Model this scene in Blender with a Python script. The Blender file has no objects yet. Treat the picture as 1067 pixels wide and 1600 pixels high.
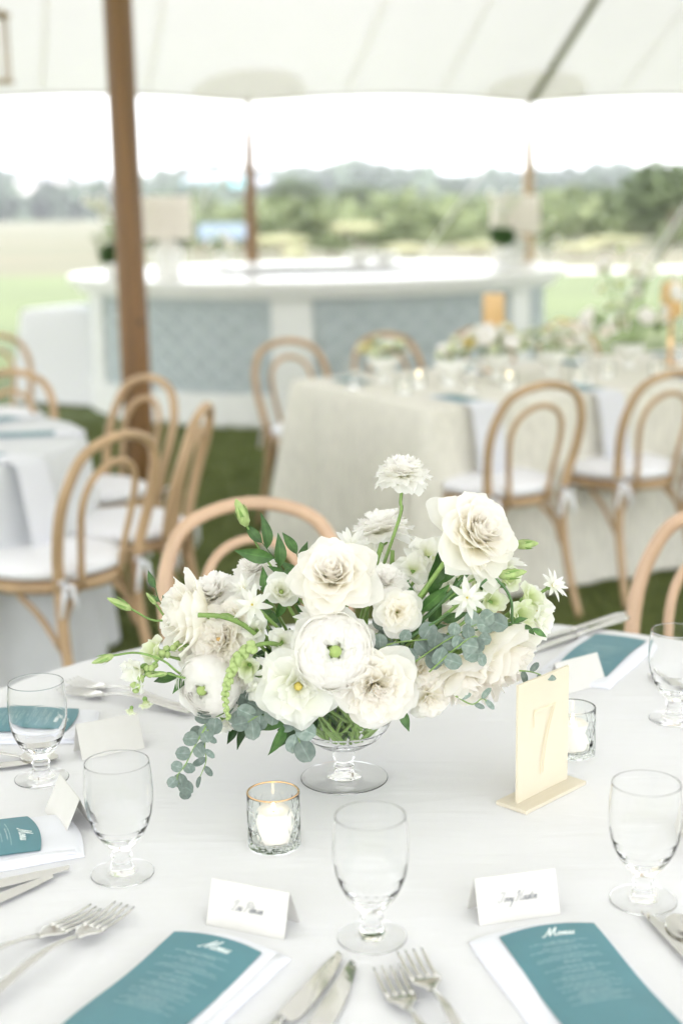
import bpy, math, random
import numpy as np
from mathutils import Vector, Matrix, Quaternion
random.seed(7); rng = np.random.default_rng(7)
PI = math.pi
sc = bpy.context.scene
C = sc.collection
# ------------------------------------------------------------------ camera
H = 1.475; PITCH = math.radians(12); ROLL = .018; F = 2222.
cam = bpy.data.cameras.new('camera'); co = bpy.data.objects.new('camera', cam); C.objects.link(co)
cam.sensor_fit = 'VERTICAL'; cam.sensor_height = 36.0; cam.lens = 50.0
cam.clip_start = .05; cam.clip_end = 6000
co.matrix_world = Matrix.Translation((0, 0, H)) @ Matrix.Rotation(PI/2-PITCH, 4, 'X') @ Matrix.Rotation(-ROLL, 4, 'Z')
cam.dof.use_dof = True; cam.dof.focus_distance = 1.73; cam.dof.aperture_fstop = 2.8
sc.camera = co
# ------------------------------------------------------------------ sky, sun, exposure
SUN_EL, SUN_AZ = math.radians(38), math.radians(-150)
wd = bpy.data.worlds.new('World'); sc.world = wd; wd.use_nodes = True
nt = wd.node_tree; nt.nodes.clear()
def nn(t, kind, **kw):
    n = t.nodes.new(kind)
    for k, v in kw.items(): setattr(n, k, v)
    return n
wo = nn(nt, 'ShaderNodeOutputWorld'); bg = nn(nt, 'ShaderNodeBackground'); sky = nn(nt, 'ShaderNodeTexSky')
sky.sky_type = 'NISHITA'; sky.sun_disc = False; sky.sun_elevation = SUN_EL; sky.sun_rotation = SUN_AZ
sky.air_density = 1.2; sky.dust_density = 1.5
tc = nn(nt, 'ShaderNodeTexCoord'); mp = nn(nt, 'ShaderNodeMapping'); mp.inputs['Scale'].default_value = (1.2, 1.2, 6)
nz = nn(nt, 'ShaderNodeTexNoise'); nz.inputs['Scale'].default_value = 2.2; nz.inputs['Detail'].default_value = 7
rp = nn(nt, 'ShaderNodeValToRGB'); rp.color_ramp.elements[0].position = .30; rp.color_ramp.elements[1].position = .62
rp.color_ramp.elements[0].color = (.72, .72, .72, 1); rp.color_ramp.elements[1].color = (1, 1, 1, 1)
mx = nn(nt, 'ShaderNodeMix', data_type='RGBA')
sx_ = nn(nt, 'ShaderNodeSeparateXYZ'); mr = nn(nt, 'ShaderNodeMapRange'); vm_ = nn(nt, 'ShaderNodeVectorMath', operation='SCALE')   # overcast: brightest overhead, a third of that at the horizon
mr.inputs['From Min'].default_value = 0; mr.inputs['From Max'].default_value = 1; mr.inputs['To Min'].default_value = 6.5; mr.inputs['To Max'].default_value = 12.5
nt.links.new(tc.outputs['Generated'], sx_.inputs[0]); nt.links.new(sx_.outputs[2], mr.inputs[0])
vm_.inputs[0].default_value = (.985, .995, 1.02); nt.links.new(mr.outputs[0], vm_.inputs['Scale']); nt.links.new(vm_.outputs[0], mx.inputs[7])
nt.links.new(tc.outputs['Generated'], mp.inputs[0]); nt.links.new(mp.outputs[0], nz.inputs['Vector'])
nt.links.new(nz.outputs[0], rp.inputs[0]); nt.links.new(rp.outputs[0], mx.inputs[0])
nt.links.new(sky.outputs[0], mx.inputs[6]); nt.links.new(mx.outputs[2], bg.inputs[0])
bg.inputs[1].default_value = .12
nt.links.new(bg.outputs[0], wo.inputs[0])
sl = bpy.data.lights.new('sun', 'SUN'); sl.energy = 1.5; sl.angle = math.radians(14); sl.color = (1, .96, .9)
so = bpy.data.objects.new('sun', sl); C.objects.link(so)
sd = Vector((math.sin(SUN_AZ)*math.cos(SUN_EL), math.cos(SUN_AZ)*math.cos(SUN_EL), math.sin(SUN_EL)))
so.rotation_euler = sd.to_track_quat('Z', 'Y').to_euler()
sc.view_settings.view_transform = 'Standard'; sc.view_settings.look = 'None'
sc.view_settings.exposure = 2.28; sc.view_settings.gamma = 1.0; sc.view_settings.use_curve_mapping = False
cy = sc.cycles
cy.caustics_refractive = True; cy.caustics_reflective = False; cy.blur_glossy = 0
cy.max_bounces = 20; cy.transmission_bounces = 14; cy.diffuse_bounces = 14; cy.glossy_bounces = 5; cy.transparent_max_bounces = 8
cy.sample_clamp_indirect = 6
# ------------------------------------------------------------------ helpers
def ray(px, py):
    x = (px-533.5)/F; y = -(py-800)/F
    c, s = math.cos(-ROLL), math.sin(-ROLL); x, y = c*x-s*y, s*x+c*y
    return Vector((x, math.cos(PITCH)+y*math.sin(PITCH), -math.sin(PITCH)+y*math.cos(PITCH)))
def G(px, py, z=.76):
    d = ray(px, py); return Vector((0, 0, H))+d*((z-H)/d.z)
def W(px, py, Y):
    d = ray(px, py); return Vector((0, 0, H))+d*(Y/d.y)

def mat(name, col, rough=.6, metal=0, noise=0, nscale=20, bump=0, bscale=200, sheen=0, spec=.5, transl=0, col2=None, emit=None, stretch=None, thin=None):
    m = bpy.data.materials.new(name); m.use_nodes = True; t = m.node_tree; b = t.nodes['Principled BSDF']
    b.inputs['Base Color'].default_value = (*col, 1); b.inputs['Roughness'].default_value = rough
    b.inputs['Metallic'].default_value = metal; b.inputs['Specular IOR Level'].default_value = spec
    if sheen: b.inputs['Sheen Weight'].default_value = sheen
    src = None
    if noise or col2 or bump:
        tcn = nn(t, 'ShaderNodeTexCoord'); mpn = nn(t, 'ShaderNodeMapping')
        if stretch: mpn.inputs['Scale'].default_value = stretch
        t.links.new(tcn.outputs['Object'], mpn.inputs[0])
    if noise or col2:
        n = nn(t, 'ShaderNodeTexNoise'); n.inputs['Scale'].default_value = nscale; n.inputs['Detail'].default_value = 6
        t.links.new(mpn.outputs[0], n.inputs['Vector'])
        r = nn(t, 'ShaderNodeValToRGB'); r.color_ramp.elements[0].position = .33; r.color_ramp.elements[1].position = .67
        c2 = col2 if col2 else tuple(c*(1+noise) for c in col); c1 = col if col2 else tuple(c*(1-noise) for c in col)
        r.color_ramp.elements[0].color = (*c1, 1); r.color_ramp.elements[1].color = (*[min(1, c) for c in c2], 1)
        t.links.new(n.outputs[0], r.inputs[0]); t.links.new(r.outputs[0], b.inputs['Base Color']); src = r.outputs[0]
    if bump:
        n2 = nn(t, 'ShaderNodeTexNoise'); n2.inputs['Scale'].default_value = bscale; n2.inputs['Detail'].default_value = 5
        t.links.new(mpn.outputs[0], n2.inputs['Vector'])
        bp = nn(t, 'ShaderNodeBump'); bp.inputs['Strength'].default_value = bump; bp.inputs['Distance'].default_value = .002
        t.links.new(n2.outputs[0], bp.inputs['Height']); t.links.new(bp.outputs[0], b.inputs['Normal'])
    if emit:
        b.inputs['Emission Color'].default_value = (*emit[0], 1); b.inputs['Emission Strength'].default_value = emit[1]
    if transl:
        o = t.nodes['Material Output']; tr = nn(t, 'ShaderNodeBsdfTranslucent'); ms = nn(t, 'ShaderNodeMixShader')
        tr.inputs[0].default_value = (*(thin or col), 1); ms.inputs[0].default_value = transl
        if src is not None and thin is None: t.links.new(src, tr.inputs[0])
        t.links.new(b.outputs[0], ms.inputs[1]); t.links.new(tr.outputs[0], ms.inputs[2]); t.links.new(ms.outputs[0], o.inputs[0])
    return m
def glassmat(name, col=(1, 1, 1), ior=1.5, rough=0.0):
    m = bpy.data.materials.new(name); m.use_nodes = True; t = m.node_tree
    t.nodes.remove(t.nodes['Principled BSDF']); g = nn(t, 'ShaderNodeBsdfGlass')
    g.inputs[0].default_value = (*col, 1); g.inputs['Roughness'].default_value = rough; g.inputs['IOR'].default_value = ior
    t.links.new(g.outputs[0], t.nodes['Material Output'].inputs[0]); return m
def petalmat(name, base, mid, edge, transl=.64):
    """petal colour runs from its claw (v=0) to its rim (v=1), with fine veins"""
    m = bpy.data.materials.new(name); m.use_nodes = True; t = m.node_tree; b = t.nodes['Principled BSDF']
    uv = nn(t, 'ShaderNodeUVMap'); sp = nn(t, 'ShaderNodeSeparateXYZ'); r = nn(t, 'ShaderNodeValToRGB')
    t.links.new(uv.outputs[0], sp.inputs[0]); t.links.new(sp.outputs[1], r.inputs[0])
    e = r.color_ramp.elements; e[0].color = (*base, 1); e[1].color = (*edge, 1); e[0].position = .05; e[1].position = .95
    q = e.new(.5); q.color = (*mid, 1)
    t.links.new(r.outputs[0], b.inputs['Base Color']); b.inputs['Roughness'].default_value = .55
    b.inputs['Specular IOR Level'].default_value = .25; b.inputs['Sheen Weight'].default_value = .15
    mpn = nn(t, 'ShaderNodeMapping'); mpn.inputs['Scale'].default_value = (26, 1.2, 1)
    n = nn(t, 'ShaderNodeTexNoise'); n.inputs['Scale'].default_value = 2.5; n.inputs['Detail'].default_value = 4
    t.links.new(uv.outputs[0], mpn.inputs[0]); t.links.new(mpn.outputs[0], n.inputs['Vector'])
    bp = nn(t, 'ShaderNodeBump'); bp.inputs['Strength'].default_value = .22; bp.inputs['Distance'].default_value = .02
    t.links.new(n.outputs[0], bp.inputs['Height']); t.links.new(bp.outputs[0], b.inputs['Normal'])
    tr = nn(t, 'ShaderNodeBsdfTranslucent'); ms = nn(t, 'ShaderNodeMixShader'); ms.inputs[0].default_value = transl
    t.links.new(r.outputs[0], tr.inputs[0]); t.links.new(b.outputs[0], ms.inputs[1]); t.links.new(tr.outputs[0], ms.inputs[2])
    t.links.new(ms.outputs[0], t.nodes['Material Output'].inputs[0]); return m

M = {}
M['linen'] = mat('white_linen', (.68, .68, .695), .85, noise=.015, nscale=9, bump=.25, bscale=1400, sheen=.2)
def creases(m, scale=3.5, dist=.006, stretch=(1, 5, 1)):
    t = m.node_tree; b = t.nodes['Principled BSDF']; old = b.inputs['Normal'].links[0].from_node
    tcn = nn(t, 'ShaderNodeTexCoord'); mpn = nn(t, 'ShaderNodeMapping'); mpn.inputs['Scale'].default_value = stretch; mpn.inputs['Rotation'].default_value = (0, 0, .5)
    n = nn(t, 'ShaderNodeTexNoise'); n.inputs['Scale'].default_value = scale; n.inputs['Detail'].default_value = 3; n.inputs['Distortion'].default_value = .6
    bp = nn(t, 'ShaderNodeBump'); bp.inputs['Strength'].default_value = .5; bp.inputs['Distance'].default_value = dist
    t.links.new(tcn.outputs['Object'], mpn.inputs[0]); t.links.new(mpn.outputs[0], n.inputs['Vector']); t.links.new(n.outputs[0], bp.inputs['Height']); t.links.new(bp.outputs[0], old.inputs['Normal'])
creases(M['linen'])
M['linen2'] = mat('bright_linen', (.80, .81, .84), .85, bump=.2, bscale=400, sheen=.2)
M['napkin'] = mat('napkin_cotton', (.69, .70, .75), .9, bump=.3, bscale=900, sheen=.2)
M['beige'] = mat('oatmeal_linen', (.72, .70, .63), .9, noise=.10, nscale=60, bump=.4, bscale=500, stretch=(1, 1, .25))
M['greycloth'] = mat('pale_blue_grey_cloth', (.66, .675, .695), .9, noise=.03, nscale=12)
M['wood'] = mat('bent_ash_wood', (.45, .305, .175), .45, noise=.16, nscale=14, bump=.15, bscale=60, stretch=(1, 1, .3))
M['woodpink'] = mat('blond_ash_wood', (.57, .39, .265), .4, noise=.10, nscale=16, bump=.1, bscale=60, stretch=(1, 1, .3))
M['pole'] = mat('varnished_timber', (.21, .108, .040), .4, noise=.32, nscale=7, bump=.3, bscale=40, stretch=(3, 3, .12))
M['cushion'] = mat('cushion_canvas', (.80, .80, .84), .9, bump=.2, bscale=400, sheen=.2)
M['canopy'] = mat('sailcloth', (.80, .80, .77), .8, noise=.02, nscale=1.5, transl=.20, thin=(.60, .575, .605), bump=.1, bscale=30)
M['seam'] = mat('sailcloth_seam', (.80, .80, .77), .8, transl=.86, thin=(.90, .89, .84))
M['rope'] = mat('webbing', (.42, .40, .34), .8, noise=.1)
M['barwhite'] = mat('white_bar_paint', (.84, .85, .84), .4, noise=.03, nscale=5)
M['bartop'] = mat('bar_top_white', (.84, .84, .83), .25, noise=.02, nscale=4)
M['panel'] = mat('pale_blue_panel', (.52, .58, .60), .6, noise=.05, nscale=6)
M['tile'] = mat('blue_grey_scale', (.36, .43, .455), .45, noise=.22, nscale=5, col2=(.52, .58, .59))
M['tilelight'] = mat('light_blue_scale', (.46, .53, .55), .45, noise=.12, nscale=4)
M['shade'] = mat('lamp_shade_linen', (.93, .90, .86), .9, noise=.03, transl=.6, bump=.2, bscale=300)
M['ceramic'] = mat('white_ceramic', (.8, .8, .77), .3, noise=.02)
M['steel'] = mat('satin_steel', (.66, .65, .62), .16, metal=1, noise=.04, nscale=40, bump=.05, bscale=60)
M['knife'] = mat('polished_steel', (.74, .73, .70), .09, metal=1, noise=.02, nscale=30)
M['gold'] = mat('gilt_rim', (.85, .55, .30), .18, metal=1, noise=.1, nscale=40)
M['glass'] = glassmat('clear_glass', (.999, 1, 1), 1.27)
M['glass2'] = glassmat('pressed_glass', (.999, 1, 1), 1.23)
M['cut'] = glassmat('cut_glass', (.985, .995, .99), 1.38)
M['amber'] = mat('amber_glass', (.88, .66, .36), .3, transl=.4)
M['wax'] = mat('candle_wax', (.88, .86, .83), .5, transl=.35, emit=((1, .72, .5), .02))  # faint warm glow put into the wax itself
M['flame'] = mat('candle_flame', (1, .8, .4), .5, emit=((1, .75, .42), 4))
M['card'] = mat('card_stock', (.60, .59, .56), .8, noise=.012, nscale=60, bump=.1, bscale=900)
M['ink'] = mat('grey_ink', (.22, .23, .24), .7)
M['menu'] = mat('teal_menu_card', (.085, .215, .25), .55, noise=.05, nscale=25, bump=.12, bscale=800)
M['print'] = mat('white_print', (.72, .80, .80), .7)
M['printdim'] = mat('fine_white_print', (.58, .72, .74), .7)
M['sign'] = mat('cream_acrylic', (.79, .735, .61), .3, noise=.02, nscale=10, transl=.3)
M['signgold'] = mat('pale_gold_digit', (.74, .66, .48), .35, metal=.1, noise=.05)
M['stem'] = mat('green_stem', (.19, .30, .08), .45, noise=.2, nscale=60)
M['stemdark'] = mat('dark_green_stem', (.07, .15, .05), .45, noise=.2, nscale=60)
M['bud'] = mat('pale_green_bud', (.46, .58, .24), .5, noise=.2, nscale=120, transl=.25)
M['sepal'] = mat('fresh_green_sepal', (.22, .36, .10), .5, noise=.2, nscale=120, transl=.2)
M['ruscus'] = mat('ruscus_leaf', (.035, .10, .022), .33, noise=.3, nscale=3, transl=.18, col2=(.09, .19, .05), bump=.3, bscale=150)
M['paleleaf'] = mat('pale_green_leaf', (.16, .24, .09), .5, nscale=40, col2=(.28, .36, .16), transl=.25)
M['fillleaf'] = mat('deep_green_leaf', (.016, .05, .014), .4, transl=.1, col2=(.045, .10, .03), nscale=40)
M['euc'] = mat('eucalyptus_leaf', (.13, .185, .16), .6, nscale=3.5, col2=(.23, .28, .25), transl=.12, bump=.3, bscale=300)
def leafy(m, rib=1.5, lo=.7, hi=1.35):
    t = m.node_tree; b = t.nodes['Principled BSDF']; src = b.inputs['Base Color'].links[0].from_socket
    uv = nn(t, 'ShaderNodeUVMap'); sp = nn(t, 'ShaderNodeSeparateXYZ'); t.links.new(uv.outputs[0], sp.inputs[0])
    sub = nn(t, 'ShaderNodeMath', operation='SUBTRACT'); sub.inputs[1].default_value = .5; ab = nn(t, 'ShaderNodeMath', operation='ABSOLUTE')
    t.links.new(sp.outputs[0], sub.inputs[0]); t.links.new(sub.outputs[0], ab.inputs[0])
    mr_ = nn(t, 'ShaderNodeMapRange'); mr_.inputs['From Min'].default_value = 0; mr_.inputs['From Max'].default_value = .06; mr_.inputs['To Min'].default_value = rib; mr_.inputs['To Max'].default_value = 1; t.links.new(ab.outputs[0], mr_.inputs[0])
    oi = nn(t, 'ShaderNodeObjectInfo'); m2 = nn(t, 'ShaderNodeMapRange'); m2.inputs['To Min'].default_value = lo; m2.inputs['To Max'].default_value = hi; t.links.new(oi.outputs['Random'], m2.inputs[0])
    mu = nn(t, 'ShaderNodeMath', operation='MULTIPLY'); t.links.new(mr_.outputs[0], mu.inputs[0]); t.links.new(m2.outputs[0], mu.inputs[1])
    vm = nn(t, 'ShaderNodeVectorMath', operation='SCALE'); t.links.new(src, vm.inputs[0]); t.links.new(mu.outputs[0], vm.inputs['Scale']); t.links.new(vm.outputs[0], b.inputs['Base Color'])
for k_ in ('ruscus', 'euc', 'fillleaf', 'paleleaf'): leafy(M[k_])
M['yellow'] = mat('yellow_stamen', (.62, .50, .12), .6, noise=.25, nscale=300)
M['greeneye'] = mat('green_eye', (.30, .40, .12), .6, noise=.3, nscale=300)
M['tawny'] = mat('tawny_heart', (.62, .42, .16), .6, noise=.2, nscale=300)
M['pwhite'] = petalmat('white_petal', (.76, .81, .52), (.93, .93, .86), (.955, .95, .93))
M['pcream'] = petalmat('cream_petal', (.93, .90, .73), (.96, .94, .87), (.97, .95, .93))
M['ppure'] = petalmat('pure_white_petal', (.92, .92, .83), (.965, .955, .935), (.975, .965, .955))
M['pgreen'] = petalmat('greenish_petal', (.55, .66, .28), (.78, .84, .56), (.90, .92, .80))
M['grass'] = mat('lawn_turf', (.08, .11, .025), .9, nscale=3, col2=(.13, .16, .04), bump=1, bscale=90)
M['lawnout'] = mat('open_fairway', (.050, .068, .018), .9, nscale=.25, col2=(.066, .088, .025), bump=1, bscale=60)  # fairway grass colour, a darker green than the turf under the tent
M['blade'] = mat('grass_blade', (.11, .14, .035), .7, nscale=8, col2=(.19, .22, .07), transl=.2)
M['marsh'] = mat('dune_grassland', (.085, .072, .040), .95, nscale=.09, col2=(.045, .055, .024), bump=1, bscale=8)
M['path'] = mat('pale_path', (.32, .31, .28), .8, noise=.08, nscale=2)
M['hill'] = mat('hill_soil', (.06, .09, .04), .95, nscale=.03, col2=(.10, .13, .06))
M['foliage'] = mat('tree_foliage', (.04, .06, .022), .8, nscale=.5, col2=(.085, .115, .045), transl=.15)
M['foliage2'] = mat('shrub_foliage', (.07, .098, .036), .8, nscale=1.0, col2=(.14, .165, .075), transl=.2)
M['reed'] = mat('pale_reed', (.34, .36, .20), .8, nscale=1.5, col2=(.46, .44, .30), transl=.2)
M['farwood'] = mat('far_wood', (.03, .048, .028), .9, nscale=.02, col2=(.05, .075, .04))
M['bark'] = mat('bark', (.12, .09, .06), .9, noise=.3, nscale=10)
M['pinkwall'] = mat('pale_stucco', (.50, .46, .45), .8, noise=.05)
M['turqwall'] = mat('turquoise_siding', (.22, .52, .56), .7, noise=.06)
M['roof'] = mat('grey_shingle', (.22, .23, .25), .8, noise=.1)
M['window'] = mat('window_glass', (.06, .08, .10), .1)
M['blueroof'] = mat('blue_awning', (.045, .075, .105), .6, noise=.05)

def mesh(name, v, f, m=None, smooth=True, uv=None):
    me = bpy.data.meshes.new(name); me.from_pydata([tuple(map(float, p)) for p in v], [], [tuple(map(int, q)) for q in f]); me.update()
    if smooth: me.polygons.foreach_set('use_smooth', [True]*len(me.polygons))
    if uv is not None:
        l = me.uv_layers.new(name='UVMap'); li = np.zeros(len(me.loops), dtype=np.int32); me.loops.foreach_get('vertex_index', li)
        l.data.foreach_set('uv', np.asarray(uv, dtype=np.float32)[li].ravel())
    if m is not None: me.materials.append(m)
    return me
def obj(name, me, parent=None, loc=(0, 0, 0), rot=(0, 0, 0), scl=None):
    o = bpy.data.objects.new(name, me); C.objects.link(o); o.parent = parent; o.location = loc; o.rotation_euler = rot
    if scl is not None: o.scale = (scl,)*3 if isinstance(scl, (int, float)) else scl
    return o
def tag(o, label=None, cat=None, group=None, kind=None):
    if label: o['label'] = label
    if cat: o['category'] = cat
    if group: o['group'] = group
    if kind: o['kind'] = kind
    return o
def thing(name, label, cat, loc=(0, 0, 0), rz=0, group=None):
    o = bpy.data.objects.new(name, None); C.objects.link(o); o.location = loc; o.rotation_euler = (0, 0, rz)
    o.empty_display_size = .05
    return tag(o, label, cat, group)
def copy_tree(o, kids, parent=None):
    c = o.copy(); C.objects.link(c); c.parent = parent
    for ch in kids.get(o, ()): copy_tree(ch, kids, c)
    return c
def kids_of():
    k = {}
    for o in bpy.data.objects:
        if o.parent: k.setdefault(o.parent, []).append(o)
    return k
def dup(o, loc, rz, label, group=None, _cache={}):
    if o not in _cache: _cache[o] = kids_of()
    c = copy_tree(o, _cache[o]); c.location = loc; c.rotation_euler = (0, 0, rz); c['label'] = label
    if group: c['group'] = group
    return c
class MB:
    def __init__(s): s.v = []; s.f = []; s.uv = []; s.n = 0
    def add(s, v, f, uv=None, mtx=None):
        v = np.asarray(v, float)
        if mtx is not None:
            a = np.array(mtx); v = v@a[:3, :3].T+a[:3, 3]
        s.v.append(v); s.f += [tuple(i+s.n for i in q) for q in f]; s.n += len(v)
        s.uv.append(np.zeros((len(v), 2)) if uv is None else np.asarray(uv))
        return s
    def mesh(s, name, m, smooth=True, uv=False):
        return mesh(name, np.concatenate(s.v), s.f, m, smooth, np.concatenate(s.uv) if uv else None)
def grid_faces(nu, nv, wrap=False):
    f = []
    for j in range(nv-1):
        for i in range(nu if wrap else nu-1):
            a = j*nu+i; b = j*nu+(i+1) % nu; f.append((a, b, b+nu, a+nu))
    return f
def box(x0, x1, y0, y1, z0, z1):
    v = [(x, y, z) for z in (z0, z1) for y in (y0, y1) for x in (x0, x1)]
    return v, [(0, 2, 3, 1), (4, 5, 7, 6), (0, 1, 5, 4), (1, 3, 7, 5), (3, 2, 6, 7), (2, 0, 4, 6)]
def lathe(prof, n=40):
    v = []; nv = len(prof)
    for r, z in prof:
        for i in range(n):
            a = 2*PI*i/n; v.append((r*math.cos(a), r*math.sin(a), z))
    f = grid_faces(n, nv, True)
    f.append(tuple(reversed(range(n)))); f.append(tuple(range((nv-1)*n, nv*n)))
    return v, f
def lathe_closed(prof, n=40):
    """a profile that is itself a closed loop or starts and ends on the axis"""
    v = []; nv = len(prof)
    for r, z in prof:
        for i in range(n):
            a = 2*PI*i/n; v.append((max(r, 1e-4)*math.cos(a), max(r, 1e-4)*math.sin(a), z))
    f = grid_faces(n, nv, True)
    f.append(tuple(reversed(range(n)))); f.append(tuple(range((nv-1)*n, nv*n)))
    return v, f
def catmull(P, n=6):
    P = [np.array(p, float) for p in P]; P = [2*P[0]-P[1]]+P+[2*P[-1]-P[-2]]; out = []
    for i in range(1, len(P)-2):
        for k in range(n):
            t = k/n; a, b, c, d = P[i-1:i+3]
            out.append(.5*((2*b)+(-a+c)*t+(2*a-5*b+4*c-d)*t*t+(-a+3*b-3*c+d)*t**3))
    out.append(P[-2]); return np.array(out)
def tube(P, r, ns=8, n=6, smooth=True, closed=False):
    P = catmull(P, n) if smooth else np.array(P, float); N = len(P)
    if callable(r): rr = [r(i/(N-1)) for i in range(N)]
    else: rr = [r]*N
    T = np.gradient(P, axis=0); T /= np.linalg.norm(T, axis=1)[:, None]+1e-12
    u = np.cross(T[0], (0, 0, 1.)); 
    if np.linalg.norm(u) < .1: u = np.cross(T[0], (0, 1., 0))
    u /= np.linalg.norm(u); v = []
    for i in range(N):
        u = u-T[i]*np.dot(u, T[i]); u /= np.linalg.norm(u); w = np.cross(T[i], u)
        for k in range(ns):
            a = 2*PI*k/ns; v.append(P[i]+rr[i]*(math.cos(a)*u+math.sin(a)*w))
    f = grid_faces(ns, N, True)
    f.append(tuple(reversed(range(ns)))); f.append(tuple(range((N-1)*ns, N*ns)))
    return v, f
def loft(P, wd_, th, side=(1, 0, 0), ns=10):
    """flat elliptical bar along P; widths along side, thickness across"""
    P = np.array(P, float); side = np.array(side, float); T = np.gradient(P, axis=0); v = []
    for i in range(len(P)):
        t = T[i]/np.linalg.norm(T[i]); s = side-t*np.dot(side, t); s /= np.linalg.norm(s); u = np.cross(s, t)
        for k in range(ns):
            a = 2*PI*k/ns; c, d = math.cos(a), math.sin(a)
            v.append(P[i]+s*wd_[i]*.5*np.sign(c)*abs(c)**.7+u*th[i]*.5*np.sign(d)*abs(d)**.7)
    f = grid_faces(ns, len(P), True); f.append(tuple(reversed(range(ns)))); f.append(tuple(range((len(P)-1)*ns, len(P)*ns)))
    return v, f

# ================================================================== THE SETTING
def sheet(name, x0, x1, y0, y1, z, m, kind='structure', nx=2, ny=2):
    v = [(x0+(x1-x0)*i/(nx-1), y0+(y1-y0)*j/(ny-1), z) for j in range(ny) for i in range(nx)]
    return tag(obj(name, mesh(name, v, grid_faces(nx, ny), m)), kind=kind)
sheet('ground', -1500, 1500, -400, 1500, -.012, M['marsh'])
sheet('fairway', -60, 70, -40, 36, -.006, M['lawnout'])
# turf under the tent, a skewed sheet following the tent's own axes
E1 = Vector((.965, .262, 0)).normalized(); E2 = Vector((.262, -.965, 0)).normalized(); TO = Vector((-.90, 15.3, 0))
def T3(u, v, z): p = TO+E1*u+E2*v; return (p.x, p.y, z)
q = [T3(-16, -.6, 0), T3(18, -.6, 0), T3(18, 24, 0), T3(-16, 24, 0)]
tag(obj('lawn', mesh('lawn', q, [(3, 2, 1, 0)], M['grass'])), kind='structure')
sheet('path', 3.9, 60, 32.2, 34.6, -.001, M['path'])
# grass blades
nb = 90000
bx_ = rng.uniform(-1, 1, nb); by = rng.uniform(0, 1, nb)**1.3*7.5+2.7; bx_ = bx_*(by*.36+.4)
hh = rng.uniform(.018, .05, nb); an = rng.uniform(0, 2*PI, nb); wd2 = rng.uniform(.0015, .003, nb)*(1+by*.15); ln = rng.normal(0, .012, (nb, 2))
bv = np.zeros((nb, 3, 3)); bv[:, 0] = np.c_[bx_-wd2*np.cos(an), by-wd2*np.sin(an), np.zeros(nb)]; bv[:, 1] = np.c_[bx_+wd2*np.cos(an), by+wd2*np.sin(an), np.zeros(nb)]
bv[:, 2] = np.c_[bx_+ln[:, 0], by+ln[:, 1], hh]
def fastmesh(name, v, k, m, smooth=False):
    v = np.asarray(v, np.float32).reshape(-1, 3); n = len(v)//k; me = bpy.data.meshes.new(name)
    me.vertices.add(len(v)); me.vertices.foreach_set('co', v.ravel()); me.loops.add(n*k); me.loops.foreach_set('vertex_index', np.arange(n*k, dtype=np.int32))
    me.polygons.add(n); me.polygons.foreach_set('loop_start', np.arange(0, n*k, k, dtype=np.int32)); me.update(calc_edges=True); me.validate()
    me.materials.append(m); return me
tag(obj('grass', fastmesh('grass', bv, 3, M['blade'])), 'short mown green grass blades under and around the tables', 'grass', kind='stuff')
# hills
nx, ny = 90, 14; hv = []
def hillh(x, y):
    a = x/y; base = 9+3.2*math.sin(a*9+1)+2.5*math.sin(a*23+2)+1.5*math.sin(a*51)
    base += 6*max(0, min(1, (-a-.02)/.15))
    t = min(1, max(0, (y-330)/260)); return base*(t*t*(3-2*t))*.85-.3
for j in range(ny):
    for i in range(nx):
        y = 320+j*45; x = (i/(nx-1)-.5)*1.5*y; hv.append((x, y, hillh(x, y)))
tag(obj('hills', mesh('hills', hv, grid_faces(nx, ny), M['hill'])), kind='structure')

def leaf_cloud(n, R, size, squash=(1, 1, 1), lumps=7, seed=0, flat=.35):
    """leaf quads gathered in clumps inside an uneven crown"""
    r = np.random.default_rng(seed); cl = r.normal(0, 1, (lumps, 3)); cl /= np.linalg.norm(cl, axis=1)[:, None]
    cl *= r.uniform(.25, .72, (lumps, 1)); rad = r.uniform(.28, .52, lumps); w = rad**2; k = r.choice(lumps, n, p=w/w.sum())
    d = r.normal(0, 1, (n, 3)); d /= np.linalg.norm(d, axis=1)[:, None]; d *= r.uniform(.35, 1, (n, 1))**.5
    p = (cl[k]+d*rad[k][:, None])*R*np.array(squash)
    a = r.normal(0, 1, (n, 3)); a /= np.linalg.norm(a, axis=1)[:, None]; b = np.cross(a, r.normal(0, 1, (n, 3))); b /= np.linalg.norm(b, axis=1)[:, None]
    s = r.uniform(.6, 1.3, (n, 1))*size
    return np.stack([p-a*s, p+b*s*flat, p+a*s, p-b*s*flat], 1)
# the far wood on the hills, one mass
cl = []
for k in range(900):
    a = rng.uniform(-.42, .42); y = rng.uniform(345, 660); x = a*y; h = max(0, hillh(x, y)); s = rng.uniform(3.2, 7.5)
    cl.append(leaf_cloud(45, s, s*.42, (1, 1, .8), 5, 1000+k, .7)+np.array([x, y, h+s*.55]))
tag(obj('far_wood', fastmesh('far_wood', np.concatenate(cl), 4, M['farwood'])), 'wooded hills fading to blue grey along the horizon', 'woodland', kind='stuff')

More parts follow.
